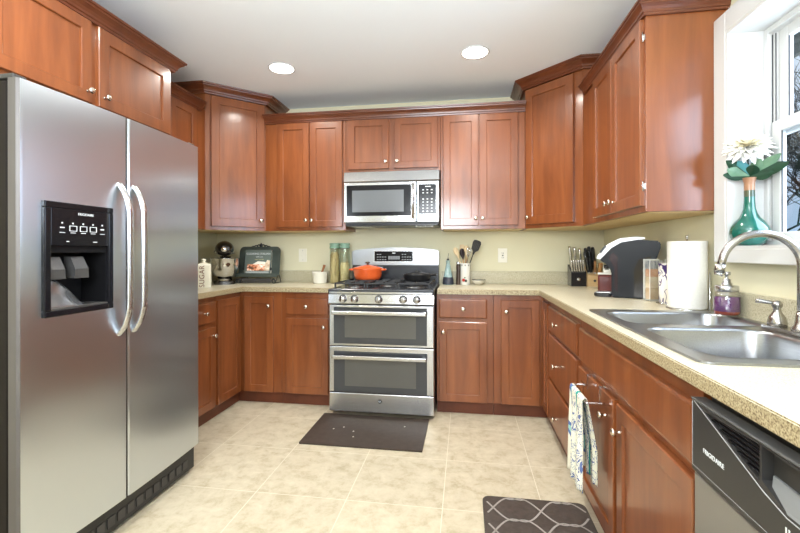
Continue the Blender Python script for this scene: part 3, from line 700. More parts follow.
# ---------------------------------------------------------------- paper towels, patterned canister, packet holder, coffee maker
PAPER = noise_mat('paper_towel',[(.80,.775,.71),(.86,.84,.78)],nscale=90,rough=.9,spec=.1,bump=.3)
pt_ = thing('paper_towel_holder','wire countertop stand holding the paper towel roll','paper towel holder',(1.018,2.142,ZC))
b = MB(); b.tube([(.082*math.cos(a),.082*math.sin(a),.006) for a in [2*PI*k/32 for k in range(32)]], .0035, CHROME, 8, closed=True)
b.tube([(-.082,0,.006),(.082,0,.006)], .003, CHROME, 8); b.tube([(0,-.082,.006),(0,.082,.006)], .003, CHROME, 8)
for k in range(4): b.lathe([(0,0),(.006,.001),(.007,.005),(0,.010)], CHROME, Matrix.Translation((.082*math.cos(k*PI/2+.8),.082*math.sin(k*PI/2+.8),0)), 12)
b.build('base_ring', pt_)
MB().cyl((0,0,.006),(0,0,.335),.004,CHROME).lathe([(0,.333),(.006,.336),(.006,.343),(0,.346)], CHROME).build('post', pt_)
MB().tube([(.058,-.062,.006),(.0615,-.066,.012),(.0615,-.066,.175)], .0022, CHROME, 8).build('side_arm', pt_)
rl = MB().lathe([(.020,.0),(.077,.0),(.079,.003),(.079,.303),(.077,.306),(.020,.306),(.020,.0)], PAPER, seg=56, close=False).build('paper_towel_roll')
rl.location = (1.018,2.142,ZC+.0105); tag(rl,'tall white paper towel roll standing on the right countertop','paper towels')
def ikat():
    m = mat('purple_ikat_print',(.85,.83,.76),.35); t = m.node_tree; b = t.nodes['Principled BSDF']
    tc = nd(t,'ShaderNodeTexCoord'); mp = nd(t,'ShaderNodeMapping'); mp.inputs['Scale'].default_value = (1,1,.55)
    n = nd(t,'ShaderNodeTexNoise'); n.inputs['Scale'].default_value = 22; n.inputs['Detail'].default_value = 1; n.inputs['Distortion'].default_value = 1.2
    r = nd(t,'ShaderNodeValToRGB'); el = r.color_ramp.elements; r.color_ramp.interpolation = 'CONSTANT'
    el[0].position = 0; el[0].color = (.86,.83,.76,1); el[1].position = .47; el[1].color = (.06,.03,.16,1); q = el.new(.525); q.color = (.86,.83,.76,1); q = el.new(.66); q.color = (.06,.03,.16,1)
    t.links.new(tc.outputs['Object'], mp.inputs[0]); t.links.new(mp.outputs[0], n.inputs[0]); t.links.new(n.outputs[0], r.inputs[0]); t.links.new(r.outputs[0], b.inputs['Base Color']); return m
o = MB().lathe([(.034,0),(.037,.002),(.039,.10),(.040,.200),(.037,.200),(.036,.10),(.033,.006),(0,.005)], ikat(), seg=40).build('ceramic_canister')
o.location = (1.022,2.345,ZC+.0085); tag(o,'white ceramic canister with purple pattern beside the paper towel roll','canister')
tr = MB().lathe([(0,0),(.050,.0),(.054,.003),(.055,.009),(.052,.009),(.050,.005),(0,.005)], CHROME, seg=40).build('round_coaster_tray')
tr.location = (1.022,2.345,ZC+.0005); tr.scale = (.9,.9,.8); tag(tr,'shiny round metal tray under the purple patterned canister','tray')
ph = thing('packet_holder','clear-sided holder standing between the coffee maker and the patterned canister','holder',(1.030,2.478,ZC),.25)
ACR = mat('holder_white_edge',(.80,.80,.77),.25)
b = MB(); b.box(-.044,.044,-.002,0,.004,.225,GLASS); b.box(-.046,-.044,0,.048,.004,.225,GLASS); b.box(.044,.046,0,.048,.004,.225,GLASS); b.box(-.046,-.043,-.004,0,.004,.228,ACR,.0008); b.box(.043,.046,-.004,0,.004,.228,ACR,.0008); b.box(-.046,.046,.046,.050,.004,.228,ACR,.001); b.box(-.042,.042,0,.046,.004,.008,ACR,.001)
b.tube([(-.046,-.004,.012),(-.052,-.02,.002)], .0015, CHROME, 6); b.build('holder_frame', ph)
z = .0085
for nm,lab,h,cols in (('snack_packet','tan packet at the bottom of the clear holder',.062,[(.55,.38,.24),(.75,.60,.44)]),('snack_packet','beige packet above the tan packet in the clear holder',.060,[(.66,.52,.36),(.80,.70,.55)]),('snack_packet','salmon-coloured packet in the middle of the clear holder',.042,[(.72,.36,.22),(.80,.55,.40)]),('snack_packet','grey striped packet on top of the clear holder',.045,[(.10,.11,.16),(.70,.70,.72)])):
    o = MB().box(-.040,.040,.003,.043,0,h,noise_mat(nm+'_'+lab[:4],cols,(1,1,1) if 'striped' not in lab else (6,1,1),20,rough=.4),.004,3).build(nm)
    o.matrix_world = Matrix.Translation((1.030,2.478,ZC+z)) @ Matrix.Rotation(.25,4,'Z'); z += h+.0006; tag(o,lab,'packet',None)

# coffee maker : local x = from the tap (front, -x) to the tank (back); y into the corner; near side at y=0
KB = mat('coffee_maker_black',(.006,.007,.009),.34,spec=.22); KS = mat('coffee_maker_silver',(.34,.34,.33),.35,.8)
KR = mat('coffee_maker_inner_red',(.018,.005,.006),.25,spec=.3)
km = thing('coffee_maker','black pod coffee maker with a silver lid on the right countertop','coffee maker',(.774,2.655,ZC),-.385)
KD = .12
prof = [(.075,.004),(.278,.004),(.288,.02),(.292,.20),(.325,.300),(.315,.328),(.20,.338),(.12,.330),(.06,.300),(.012,.245),(.010,.222),(.055,.190),(.075,.150)]
b = MB(); b.prism(prof, -KD, 0, KB, M=XZ, bev=.007); b.build('housing', km)
b = MB(); b.prism([(.108,.03),(.108,.24),(.085,.265),(.060,.235),(.092,.175),(.092,.06)], .0002, .0022, KR, M=XZ).build('side_recess', km)
b = MB(); b.prism([(.19,.010),(.276,.010),(.283,.19),(.275,.245),(.215,.225),(.192,.17)], .0002, .003, mat('water_tank',(.022,.018,.014),.12), M=XZ, bev=.001).build('water_tank', km)
top = [(-.004,.228),(.004,.250),(.055,.312),(.118,.345),(.20,.353),(.245,.349),(.245,.340),(.20,.336),(.125,.322),(.075,.290),(.030,.238),(.016,.222)]
MB().prism(top, -KD-.004, .004, KS, M=XZ, bev=.002).build('silver_lid', km)
b = MB(); b.prism([(.016,.262),(.047,.303),(.043,.309),(.011,.269)], -KD+.02, -.045+.02, BLACK, M=XZ); b.prism([(.020,.258),(.050,.298),(.047,.304),(.015,.265)], .0042, .0055, BLACK, M=XZ); b.build('button_panel', km)
b = MB(); b.prism(rrect(-.020,.074,.010,KD-.006,.02), .004, .026, BLACK, bev=.004); b.build('drip_base', km)
b = MB()
for i in range(6): b.box(-.012,.066,.022+i*.019,.030+i*.019,.0262,.0285,CHROME)
b.build('drip_grate', km)
MB().cyl((.045,KD/2,.19),(.045,KD/2,.168),.016,BLACK).build('nozzle', km)
# red box with small white packs beyond the machine
o = MB().box(-.055,.055,-.04,.04,0,.112,noise_mat('dark_red_box',[(.085,.014,.010),(.13,.022,.016)],nscale=20,rough=.3),.012,3)
o = o.build('red_tin'); o.location = (.945,3.03,ZC+.0005); o.rotation_euler = (0,0,-.3); tag(o,'dark red tin box behind the coffee maker drip tray','tin')
o = MB().box(-.055,.055,-.03,.03,0,.014,mat('white_tray',(.72,.72,.66),.4),.003).build('white_lid'); o.location = (.945,3.03,ZC+.1135); o.rotation_euler = (0,0,-.3); tag(o,'flat white lid lying on the dark red tin','lid')
b = MB(); b.box(-.022,.022,-.018,.018,0,.052,mat('white_pack',(.80,.80,.76),.4),.003); b.box(-.012,.012,-.0187,-.0179,.018,.038,mat('grey_print',(.16,.17,.15),.5)); o = b.build('small_white_box')
o.location = (.945,3.03,ZC+.1285); o.rotation_euler = (0,0,-.3); tag(o,'small white box with grey print on top of the dark red tin','box')

# ---------------------------------------------------------------- knife blocks and knives
STH = mat('knife_steel_handle',(.68,.68,.68),.22,1)
LWOOD = noise_mat('light_block_wood',[(.55,.36,.16),(.68,.48,.25)],(1,1,6),5,rough=.5)
BLKW = mat('black_block_lacquer',(.02,.018,.018),.22,coat=.4)
BX, BY = .873, 3.50
kb = thing('knife_block','black knife block holding steel-handled knives, right counter corner','knife block',(BX,BY,ZC))
MB().loops([[(-.056,-.045,0),(.056,-.045,0),(.056,.075,0),(-.056,.075,0)],[(-.056,-.045,.108),(.056,-.045,.108),(.056,.075,.165),(-.056,.075,.165)]], BLKW).build('block_body', kb)
MB().cyl((0,-.0462,.055),(0,-.0452,.055),.014,STH).build('badge', kb)
KN = {}
def knife(kind, label, cat, group, p, d, L, m, W=.010, T=.006, bol=True):
    """p: where the handle leaves the block, d: direction of the handle"""
    o = thing(kind, label, cat, p, 0, group); d = Vector(d).normalized()
    o.rotation_mode = 'QUATERNION'; o.rotation_quaternion = d.to_track_quat('Z','Y')
    key = (kind, L, W)
    if key not in KN:
        h = MB(); h.loops([[(x*s_*W,y*s_*T,z) for x,y in ((-.9,-1),(.9,-1),(1,0),(.9,1),(-.9,1),(-1,0))] for s_,z in ((.75,.010),(.9,.014),(.85,L*.5),(1.05,L*.9),(.8,L),(.3,L+.002))], m, smooth=True)
        hm = h.build('handle', o)
        for k in (.3,.55,.8): pass
        if m is not STH:
            rv = MB()
            for k in (.3,.55,.8): rv.cyl((0,-T*1.05,L*k),(0,T*1.05,L*k),.0022,STH,seg=8)
            rt = rv.build('rivet', hm)
        bl = MB().box(-W*.9,W*.9,-.001,.001,.001,.0098,STH).box(-W*.8,W*.8,-T*.8,T*.8,.008,.0125,STH,.001).build('blade', o)
        KN[key] = (hm, bl)
    else:
        for q in KN[key]:
            c = q.copy(); C.objects.link(c); c.parent = o
            for g in q.children: e = g.copy(); C.objects.link(e); e.parent = c
    return o
for i in range(6):
    x = -.046+i*.0175
    knife('steak_knife','steel-handled steak knife in the front row of the black block','knife','steak knives in the black block',(BX+x,BY-.036,ZC+.115),(-.16,-.25,1),.095,STH,.0068,.006)
for i,x in enumerate((-.036,0,.037)):
    knife('kitchen_knife',['tall steel-handled knife at the left back of the black block','tall steel-handled knife in the back middle of the black block','tall steel-handled knife at the right back of the black block'][i],'knife','large knives in the black block',(BX+x,BY+.035,ZC+.150),(-.14,-.22,1),.165-.008*i,STH,.010,.008)
LX, LY = .985, 3.485
lb = thing('knife_block','light wooden knife block holding black-handled knives','knife block',(LX,LY,ZC))
MB().loops([[(-.053,-.05,0),(.053,-.05,0),(.053,.085,0),(-.053,.085,0)],[(-.053,-.05,.085),(.053,-.05,.085),(.053,.085,.15),(-.053,.085,.15)]], LWOOD).build('block_body', lb)
MB().cyl((0,-.0512,.045),(0,-.0502,.045),.010,DGREY).build('badge', lb)
BH = mat('black_knife_handle',(.012,.012,.012),.35)
for (x,y,L) in ((-.040,-.035,.13),(-.020,-.035,.13),(-.036,.005,.155),(-.008,.000,.16),(.018,.010,.17),(-.022,.045,.165),(.006,.05,.175),(.034,.05,.17)):
    knife('kitchen_knife','black riveted kitchen knife standing in the light wooden block','knife','black-handled knives in the light wooden block',(LX+x,LY+y,ZC+.0845+(y+.05)*.48+.007),(-.20,-.20,1),L,BH,.011,.008)
o = knife('kitchen_knife','wooden-handled knife leaning at the right of the light block','knife',None,(LX+.038,LY-.034,ZC+.0985),(.05,-.2,1),.085,noise_mat('honey_wood',[(.45,.22,.07),(.58,.32,.12)],(1,1,4),10,rough=.45),.015,.010)
o = knife('sharpening_steel','wooden-handled sharpening steel at the front of the light block','sharpening steel',None,(LX+.006,LY-.035,ZC+.098),(-.06,-.2,1),.10,noise_mat('brown_wood',[(.30,.13,.04),(.42,.20,.07)],(1,1,4),10,rough=.45),.009,.009)

# ---------------------------------------------------------------- stand mixer
MXB = mat('mixer_black',(.012,.009,.007),.14,coat=.35,coat_r=.05)
mx = thing('stand_mixer','black stand mixer with a steel bowl in the left counter corner','stand mixer',(-2.035,3.36,ZC),.50)
b = MB(); b.prism(rrect(-.085,.085,-.13,.16,.05,8), 0, .028, MXB, bev=.008, smooth=False); b.build('base', mx)
b = MB(); b.loops([[(x*sx_,.115+y*sy_,z) for x,y in [(math.cos(2*PI*k/20),math.sin(2*PI*k/20)) for k in range(20)]] for sx_,sy_,z in ((.055,.045,.026),(.045,.038,.09),(.042,.036,.18),(.048,.045,.235))], MXB, smooth=True); b.build('column', mx)
b = MB(); R = []
for y,rx,rz,zc in ((-.160,.012,.012,.288),(-.157,.040,.036,.288),(-.145,.058,.052,.289),(-.11,.070,.064,.292),(-.05,.076,.070,.295),(.03,.074,.068,.296),(.10,.066,.060,.293),(.15,.048,.044,.288),(.168,.02,.02,.285)):
    R.append([(rx*math.cos(2*PI*k/28), y, zc+rz*math.sin(2*PI*k/28)*(1 if math.sin(2*PI*k/28)>0 else .85)) for k in range(28)])
b.loops(R, MXB, smooth=True); hd = b.build('head', mx)
b = MB(); b.lathe([(.021,0),(.023,.006),(.020,.012),(0,.013)], CHROME, Matrix.Translation((0,-.155,.292)) @ Matrix.Rotation(PI/2,4,'X'), 24); b.build('hub_cap', hd)
b = MB(); R = []
for y,rx in ((-.150,.050),(-.11,.0725),(-.05,.0785),(.03,.0765),(.10,.0685)):
    pass
b.tube([(.0765*math.sin(a), -.045-.103*math.cos(a)*1.0, .262) for a in [(-2.1+4.2*k/30) for k in range(31)]], .007, CHROME, 8); b.build('trim_band', hd)
b = MB(); b.cyl((0,-.075,.225),(0,-.075,.255),.022,CHROME); b.cyl((0,-.075,.13),(0,-.075,.228),.006,CHROME)
b.tube([(.055*math.sin(a),-.075,.125-.055*math.cos(a)) for a in [(-2.4+4.8*k/24) for k in range(25)]], .005, STEEL, 8); b.build('beater', mx)
BOWL = mat('bowl_steel',(.56,.56,.55),.07,1)
b = MB(); b.lathe([(.045,.030),(.048,.034),(.040,.045),(.052,.052),(.085,.078),(.108,.12),(.116,.17),(.118,.215),(.122,.218),(.118,.220),(.113,.213),(.111,.17),(.103,.122),(.08,.082),(.04,.060),(0,.058)], BOWL, Matrix.Translation((0,-.075,0)), 48)
bw = b.build('bowl', mx)
b = MB(); b.cyl((-.078,.03,.275),(-.092,.03,.275),.010,CHROME); b.build('speed_knob', hd)

# jug with writing
CER = mat('cream_ceramic',(.78,.75,.62),.25,coat=.3)
jg = thing('ceramic_canister','tall cream ceramic canister with brown lettering beside the refrigerator','canister',(-1.966,2.96,ZC),.55)
MB().loops([[(x*1.0,y*1.0,z) for x,y in rrect(-w_2,w_2,-w_2,w_2,.014)] for w_2,z in ((.048,0),(.052,.003),(.052,.165),(.048,.180),(.020,.188))], CER, smooth=False).build('canister_body', jg)
MB().lathe([(.020,.188),(.020,.193),(.012,.197),(.011,.203),(.017,.208),(.017,.215),(.010,.220),(0,.221)], CER, seg=24).build('lid', jg)
BRN = mat('brown_lettering',(.16,.045,.015),.5)
text('SUGAR', .050, BRN, jg, (-.010,-.0528,.088), (PI/2,-PI/2,0), 'lettering')

# cookbook stand and cookbook
st = thing('cookbook_stand','dark metal cookbook stand with scroll feet and ornate top','cookbook stand',(-1.772,3.47,ZC),.06)
PEW = noise_mat('pewter_metal',[(.07,.09,.078),(.12,.145,.128)],nscale=6,rough=.38,metal=.7)
T = Matrix.Translation((0,-.02,.075)) @ Matrix.Rotation(-.16,4,'X')
pan = [(-.185,0),(.185,0)]+[(.185-.04+.04*math.cos(a),.200+.045*math.sin(a)) for a in [PI/2*k/8 for k in range(9)]]+[(-.185+.04-.04*math.sin(a),.200+.045*math.cos(a)) for a in [PI/2*k/8 for k in range(9)]]
MB().prism(pan, 0, .004, PEW, M=T @ XZ).build('back_panel', st)
b = MB()
b.box(-.188,.188,-.062,.006,-.006,.0,PEW,.001,M=Matrix.Translation((0,-.02,.075))); b.box(-.188,.188,-.064,-.060,-.018,.014,PEW,.001,M=Matrix.Translation((0,-.02,.075))); b.build('ledge', st)
def spiral(cx, z0, sg):
    return [(cx+sg*(.006+.016*t)*math.cos(t*4*PI), -.078, z0+(.006+.016*t)*math.sin(t*4*PI)) for t in [k/40 for k in range(41)]]
for sg in (-1,1):
    b = MB(); b.tube(spiral(sg*.155,.026,sg), .0035, IRON, 8); b.tube([(sg*.178,-.078,.026),(sg*.178,-.06,.05),(sg*.178,-.02,.072)], .0035, IRON, 8); b.tube([(sg*.155,-.078,.0045),(sg*.155,.09,.0045),(sg*.12,.035,.24)], .0035, IRON, 8); b.build('scroll_foot', st)
    b = MB(); b.tube([(sg*.118,.008,.290),(sg*.120,-.022,.27),(sg*.122,-.055,.14)], .0022, BLACK, 6); b.lathe([(0,-.03),(.007,-.022),(.008,-.01),(.003,0),(0,.002)], BLACK, Matrix.Translation((sg*.122,-.057,.14)), 14); b.build('page_weight', st)
MB().box(-.13,.13,-.076,-.072,.008,.045,DGREY,.001).build('front_bar', st)
b = MB()
for sg in (-1,1):
    for k in range(3): b.tube([(sg*(.020+.026*k+.014*math.cos(a)), .030, .322-.007*k+.012*math.sin(a)) for a in [2*PI*q/16 for q in range(16)]], .0055, IRON, 6, closed=True)
b.lathe([(0,-.018),(.013,-.008),(.015,.002),(.008,.014),(0,.026)], IRON, Matrix.Translation((0,.030,.328)), 14)
b.tube(smooth_path([(-.095,.030,.300),(-.05,.030,.308),(0,.030,.312),(.05,.030,.308),(.095,.030,.300)],5), .007, IRON, 8); b.build('crest', st)
bk = thing('cookbook','closed cookbook with a grey-green cover and food picture on the metal stand','book',(-1.772,3.47,ZC),.06)
T2 = Matrix.Translation((0,-.0255,.076)) @ Matrix.Rotation(-.16,4,'X')
COV = mat('book_cover_grey_green',(.13,.16,.14),.35); PG = mat('book_pages',(.75,.72,.63),.8)
MB().box(-.113,.113,-.026,-.002,.002,.208,PG,M=T2).build('pages', bk)
cv = MB().box(-.116,.116,-.0285,-.0262,0,.211,COV,.0008,M=T2).box(-.116,.116,-.0018,.0,0,.211,COV,M=T2).box(-.118,-.1145,-.0285,.0,0,.211,COV,M=T2).build('cover', bk)
FOOD = noise_mat('printed_food_picture',[(.10,.05,.03),(.62,.20,.09),(.86,.50,.33),(.93,.90,.84)],(1,1,1),34,4,.5,rough=.35,pos=(.36,.62))
MB().box(-.095,.10,-.0290,-.0284,.030,.085,FOOD,M=T2).prism([(-.05,.084),(.0,.112),(.06,.106),(.098,.084)], .0284,.0290,mat('printed_white_dish',(.80,.77,.68),.35),M=T2@XZ).prism([(.058,.03),(.104,.03),(.108,.118),(.082,.122),(.066,.09)], .0288,.0294,noise_mat('printed_bottle_picture',[(.45,.25,.12),(.88,.82,.68)],nscale=40,rough=.35),M=T2@XZ).build('cover_picture', cv)
def on_cover(body,size,m,x,z,name,xs=1):
    o = text(body,size,m,cv,(0,0,0),(0,0,0),name,xs=xs); o.data.transform(T2 @ Matrix.Translation((x,-.0290,z)) @ Matrix.Rotation(PI/2,4,'X')); return o
on_cover('COOKING ITALIAN', .024, LED, 0, .176, 'title_lettering', .98)
on_cover('with love', .016, LED, .01, .150, 'subtitle_lettering'); on_cover('FAMILY RECIPES', .011, mat('gold_print',(.55,.48,.20),.5), .01, .127, 'subtitle_lettering')
MB().box(-.105,.10,-.0290,-.0284,.010,.013,LED,M=T2).box(-.105,.10,-.0290,-.0284,.018,.021,LED,M=T2).build('cover_rule', cv)

# ---------------------------------------------------------------- mortar and pestle, canisters
mo = tag(MB().lathe([(.050,0),(.056,.003),(.061,.012),(.064,.088),(.067,.092),(.067,.100),(.060,.100),(.055,.03),(0,.02)], mat('cream_marble',(.76,.74,.64),.3), seg=40).build('mortar'),'cream stone mortar on the counter left of the glass jars','mortar')
mo.location = (-1.235,3.50,ZC)
b = MB(); b.tube([(0,0,0),(.004,0,.03),(.012,0,.075),(.018,0,.105),(.022,0,.128)], lambda t: (.012-.003*math.sin(PI*t)) if t < .8 else .0125, noise_mat('pestle_wood',[(.24,.08,.025),(.36,.15,.05)],(3,3,1),20,rough=.5), 14)
ps = tag(b.build('pestle'),'brown wooden pestle leaning in the cream mortar','pestle'); ps.location = (-1.235,3.50,ZC+.034); ps.rotation_euler = (0,.15,0)
NOOD = noise_mat('dried_pasta',[(.30,.19,.07),(.60,.44,.20),(.72,.58,.32)],(10,10,1.2),8,5,.6,rough=.6,pos=(.35,.65),bump=.8)
GRAN = noise_mat('pale_grain',[(.50,.36,.14),(.78,.66,.38)],nscale=90,rough=.7,bump=.8)
for X,Y,H,nm,lab,cm,ctm,fh in ((-1.103,3.50,.345,'glass_canister','tall glass canister of brown spaghetti-like pasta by the range',NOOD,'pasta',.27),(-1.0135,3.50,.345,'glass_canister','tall glass canister half full of pale grain by the range',GRAN,'grain',.185)):
    g = thing(nm, lab, 'canister', (X,Y,ZC)); r_ = .0435
    MB().lathe([(0,.0),(r_-.004,.0),(r_,.004),(r_,H-.055),(r_+.001,H-.045),(r_-.002,H-.045),(r_-.003,.008),(0,.007)], GREENGL, seg=40, close=False).build('jar_glass', g)
    MB().lathe([(0,.0075),(r_-.004,.008),(r_-.004,fh*.9),(r_*.6,fh),(0,fh*.97)], cm, seg=32, close=False).build(ctm, g)
    l = MB().lathe([(r_-.002,H-.044),(r_+.0005,H-.042),(r_+.0005,H-.030),(r_-.004,H-.026),(r_+.001,H-.010),(r_+.001,H-.002),(r_-.004,H),(0,H)], mat('green_glass_lid',(.22,.36,.26),.10,spec=.5), seg=40).build('lid', g)
    b = MB(); b.tube([((r_-.0005)*math.cos(a),(r_-.0005)*math.sin(a),H-.047) for a in [2*PI*k/32 for k in range(32)]], .0018, CHROME, 6, closed=True)
    b.tube([(-.01,-r_-.004,H-.047),(-.012,-r_-.014,H-.06),(-.012,-r_-.008,H-.085)], .002, CHROME, 6); b.build('wire_clasp', g)

# dutch oven and skillet
OR = noise_mat('orange_enamel',[(.62,.085,.018),(.74,.125,.028)],nscale=3,rough=.18,coat=.6)
p = thing('dutch_oven','orange enamelled dutch oven with lid on the back left burner','pot',(-.778,3.35,.9585))
b = MB(); b.lathe([(0,0),(.094,0),(.104,.006),(.112,.03),(.119,.082),(.121,.086),(.114,.086),(.108,.03),(0,.01)], OR, seg=56)
for sg in (-1,1): b.tube(smooth_path([(sg*.112,-.035,.078),(sg*.140,-.028,.080),(sg*.148,0,.080),(sg*.140,.028,.080),(sg*.112,.035,.078)],5), .0075, OR, 10)
b.build('pot_body', p)
ld = MB().lathe([(.122,.0865),(.123,.091),(.110,.097),(.09,.104),(.05,.115),(.015,.120),(0,.120)], OR, seg=56).build('pot_lid', p)
MB().lathe([(.007,.119),(.007,.127),(.018,.131),(.020,.138),(.012,.143),(0,.144)], mat('brown_knob',(.05,.02,.012),.25), seg=24).build('lid_knob', ld)
sk = thing('skillet','black cast iron skillet lying on the back right burner','skillet',(-.365,3.27,.9585))
b = MB(); b.lathe([(0,.0),(.085,.0),(.095,.006),(.108,.042),(.111,.045),(.106,.046),(.092,.010),(0,.006)], IRON, seg=48); b.build('pan_body', sk)
b = MB(); b.tube(smooth_path([(.100,-.02,.040),(.12,-.028,.045),(.138,-.036,.048),(.146,-.04,.048)],5), lambda t:.008+.004*t, IRON, 10); b.build('handle', sk)
MB().lathe([(.098,.0),(.102,.003),(.085,.010),(.03,.016),(.012,.018),(.012,.026),(.018,.030),(0,.032)], IRON, seg=40).build('lid', sk, (0,0,.0465))

# ---------------------------------------------------------------- bottle, crock and utensils
OILG = noise_mat('blue_grey_bottle',[(.16,.26,.26),(.40,.52,.50)],(1,1,.6),30,3,rough=.12,coat=.6)
o = thing('oil_bottle','blue-grey glass oil bottle with a pourer, right of the range','bottle',(-.137,3.50,ZC))
MB().lathe([(0,0),(.042,0),(.046,.004),(.044,.02),(.036,.075),(.026,.12),(.017,.165),(.0155,.185),(.018,.188),(.018,.198),(0,.199)], OILG, seg=32).build('bottle_body', o)
b = MB(); b.lathe([(.012,.199),(.012,.210),(.006,.214),(0,.214)], BLACK, seg=20); b.tube([(0,0,.21),(.002,0,.235),(.006,0,.258)], lambda t:.004-.0015*t, CHROME, 10); b.build('pourer', o)
MB().lathe([(.0462,.004),(.0452,.018),(.0395,.062),(.0385,.062),(.044,.018),(.045,.004)], mat('dark_label',(.03,.035,.05),.4), seg=32, close=False).build('label_band', o)
o = thing('pepper_mill','tall dark wooden pepper mill left of the utensil crock','pepper mill',(-.052,3.515,ZC))
MB().lathe([(0,0),(.021,0),(.022,.005),(.019,.05),(.018,.11),(.020,.155),(.018,.163),(0,.163)], noise_mat('dark_mill_wood',[(.022,.012,.008),(.07,.04,.025)],(3,3,1),12,rough=.3), seg=24).build('mill_body', o)
MB().lathe([(.017,.164),(.019,.168),(.019,.185),(.010,.190),(0,.190)], CHROME, seg=20).build('mill_cap', o)
CX0, CY0 = .002, 3.50
cr_ = thing('utensil_crock','white cylindrical crock with a red and black motif holding kitchen utensils','crock',(CX0,CY0,ZC))
MB().lathe([(0,0),(.036,0),(.040,.003),(.040,.170),(.0415,.174),(.037,.176),(.036,.012),(0,.010)], mat('white_crock',(.78,.77,.72),.25,coat=.3), seg=40).build('crock_body', cr_)
b = MB()
for a0,z0,rr,mm in ((-1.9,.040,.013,mat('red_motif',(.45,.03,.02),.4)),(-1.45,.035,.011,mat('black_motif',(.03,.03,.03),.4)),(-1.65,.060,.006,mat('green_motif',(.05,.16,.05),.4))):
    c0 = Vector((.0402*math.cos(a0),.0402*math.sin(a0),z0)); b.lathe([(rr,0),(rr*.7,.0012),(0,.0015)], mm, Matrix.Translation(c0) @ Vector((math.cos(a0),math.sin(a0),0)).to_track_quat('Z','Y').to_matrix().to_4x4(), 14)
for k in range(9): b.box(-.004,.004,-.0008,.0006,-.006,.006,DGREY,M=Matrix.Rotation(2*PI*k/9,4,'Z') @ Matrix.Translation((0,-.0404,.160)))
b.build('painted_motif', cr_)
PALEW = noise_mat('pale_beech',[(.62,.45,.24),(.75,.60,.38)],(3,3,1),10,rough=.55); MIDW = noise_mat('mid_wood',[(.42,.22,.09),(.58,.34,.16)],(3,3,1),10,rough=.5)
def utensil(name, label, foot, tip, head, m, hm, cat):
    """root at the foot; z axis along the handle"""
    f0, t0 = Vector(foot), Vector(tip); d = t0-f0; L = d.length
    o = thing(name, label, cat, f0); dn = d.normalized(); xa = (Vector((.98,.17,0))-dn*dn.dot(Vector((.98,.17,0)))).normalized(); o.matrix_world = Matrix.Translation(f0) @ Matrix((xa, dn.cross(xa), dn)).transposed().to_4x4()
    MB().tube([(0,0,0),(0,0,L*.35),(0,0,L*.7)], lambda t:.0048-.0008*t, m, 10).build('handle', o)
    b = MB(); z = L*.7
    if head == 'spoon': b.loops([[(r_*math.cos(a),.35*r_*math.sin(a)+yo,zz) for a in [2*PI*k/16 for k in range(16)]] for r_,yo,zz in ((.004,0,z-.005),(.008,0,z+.010),(.019,.003,z+.035),(.022,.004,z+.055),(.017,.003,z+.078),(.006,.001,z+.088))], hm, smooth=True)
    if head == 'spatula':
        b.loops([[(x,-.0025,zz),(x2,-.0025,zz),(x2,.0025,zz),(x,.0025,zz)] for x,x2,zz in ((-.006,.006,z-.01),(-.010,.010,z+.015),(-.030,.030,z+.035),(-.036,.034,z+.09),(-.030,.026,z+.108),(-.014,.012,z+.112))], hm)
        for k in range(4): b.box(-.021+.013*k-.002,-.021+.013*k+.002,-.0032,-.0024,z+.045,z+.09,DGREY)
    if head == 'whisk':
        for k in range(5): b.tube([(.018*math.sin(PI*t)*math.cos(k*PI/5),.018*math.sin(PI*t)*math.sin(k*PI/5),z-.01+.085*math.sin(PI*t*.5 if t<1 else 1)) for t in [q/12 for q in range(13)]], .0011, CHROME, 6); 
        for k in range(5): b.tube([(-.018*math.sin(PI*t)*math.cos(k*PI/5),-.018*math.sin(PI*t)*math.sin(k*PI/5),z-.01+.085*math.sin(PI*t*.5)) for t in [q/12 for q in range(13)]], .0011, CHROME, 6)
    if head == 'paddle': b.prism([(-.010,z-.005),(.010,z-.005),(.020,z+.03),(.021,z+.08),(.010,z+.088),(-.016,z+.086),(-.020,z+.03)], -.003,.003, hm, M=XZ, bev=.0015)
    b.build({'spoon':'bowl','spatula':'blade','whisk':'wires','paddle':'blade'}[head], o); return o
B = Vector((CX0,CY0,ZC+.014))
utensil('spatula','large black slotted spatula leaning right in the utensil crock',B+Vector((-.02,.0,0)),(.105,3.49,1.27),'spatula',BLACK,mat('black_nylon',(.022,.021,.020),.45),'spatula')
utensil('spoon','black oval serving spoon at the front of the utensil crock',B+Vector((.008,.012,0)),(-.026,3.455,1.205),'spoon',MIDW,mat('black_spoon',(.025,.018,.02),.2),'spoon')
utensil('wooden_spoon','pale wooden spoon leaning left in the utensil crock',B+Vector((.022,.0,0)),(-.085,3.50,1.222),'spoon',PALEW,PALEW,'spoon')
utensil('wooden_spatula','tall pale wooden spatula at the back of the utensil crock',B+Vector((.004,.018,0)),(-.028,3.545,1.252),'paddle',PALEW,PALEW,'spatula')
utensil('wooden_spoon','mid-brown wooden spoon standing upright in the middle of the utensil crock',B+Vector((-.004,.014,0)),(.014,3.54,1.242),'spoon',MIDW,PALEW,'spoon')
utensil('whisk','steel wire whisk between the wooden spoons and the black spatula',B+Vector((-.015,-.012,0)),(.042,3.50,1.235),'whisk',CHROME,CHROME,'whisk')
b = MB(); rb = .055
b.lathe([(.014,0),(.022,.001),(.040,.018),(rb,.040),(rb-.0015,.041),(.038,.020),(.020,.004),(0,.003)], mat('pale_dish',(.66,.62,.50),.3), seg=32, close=False)
b.tube([(rb*math.cos(a),rb*math.sin(a),.041) for a in [2*PI*k/32 for k in range(32)]], .0022, DGREY, 6, closed=True)
o = tag(b.build('small_bowl'),'small shallow cream dish with dark rim beside the utensil crock','bowl'); o.location = (.110,3.50,ZC)

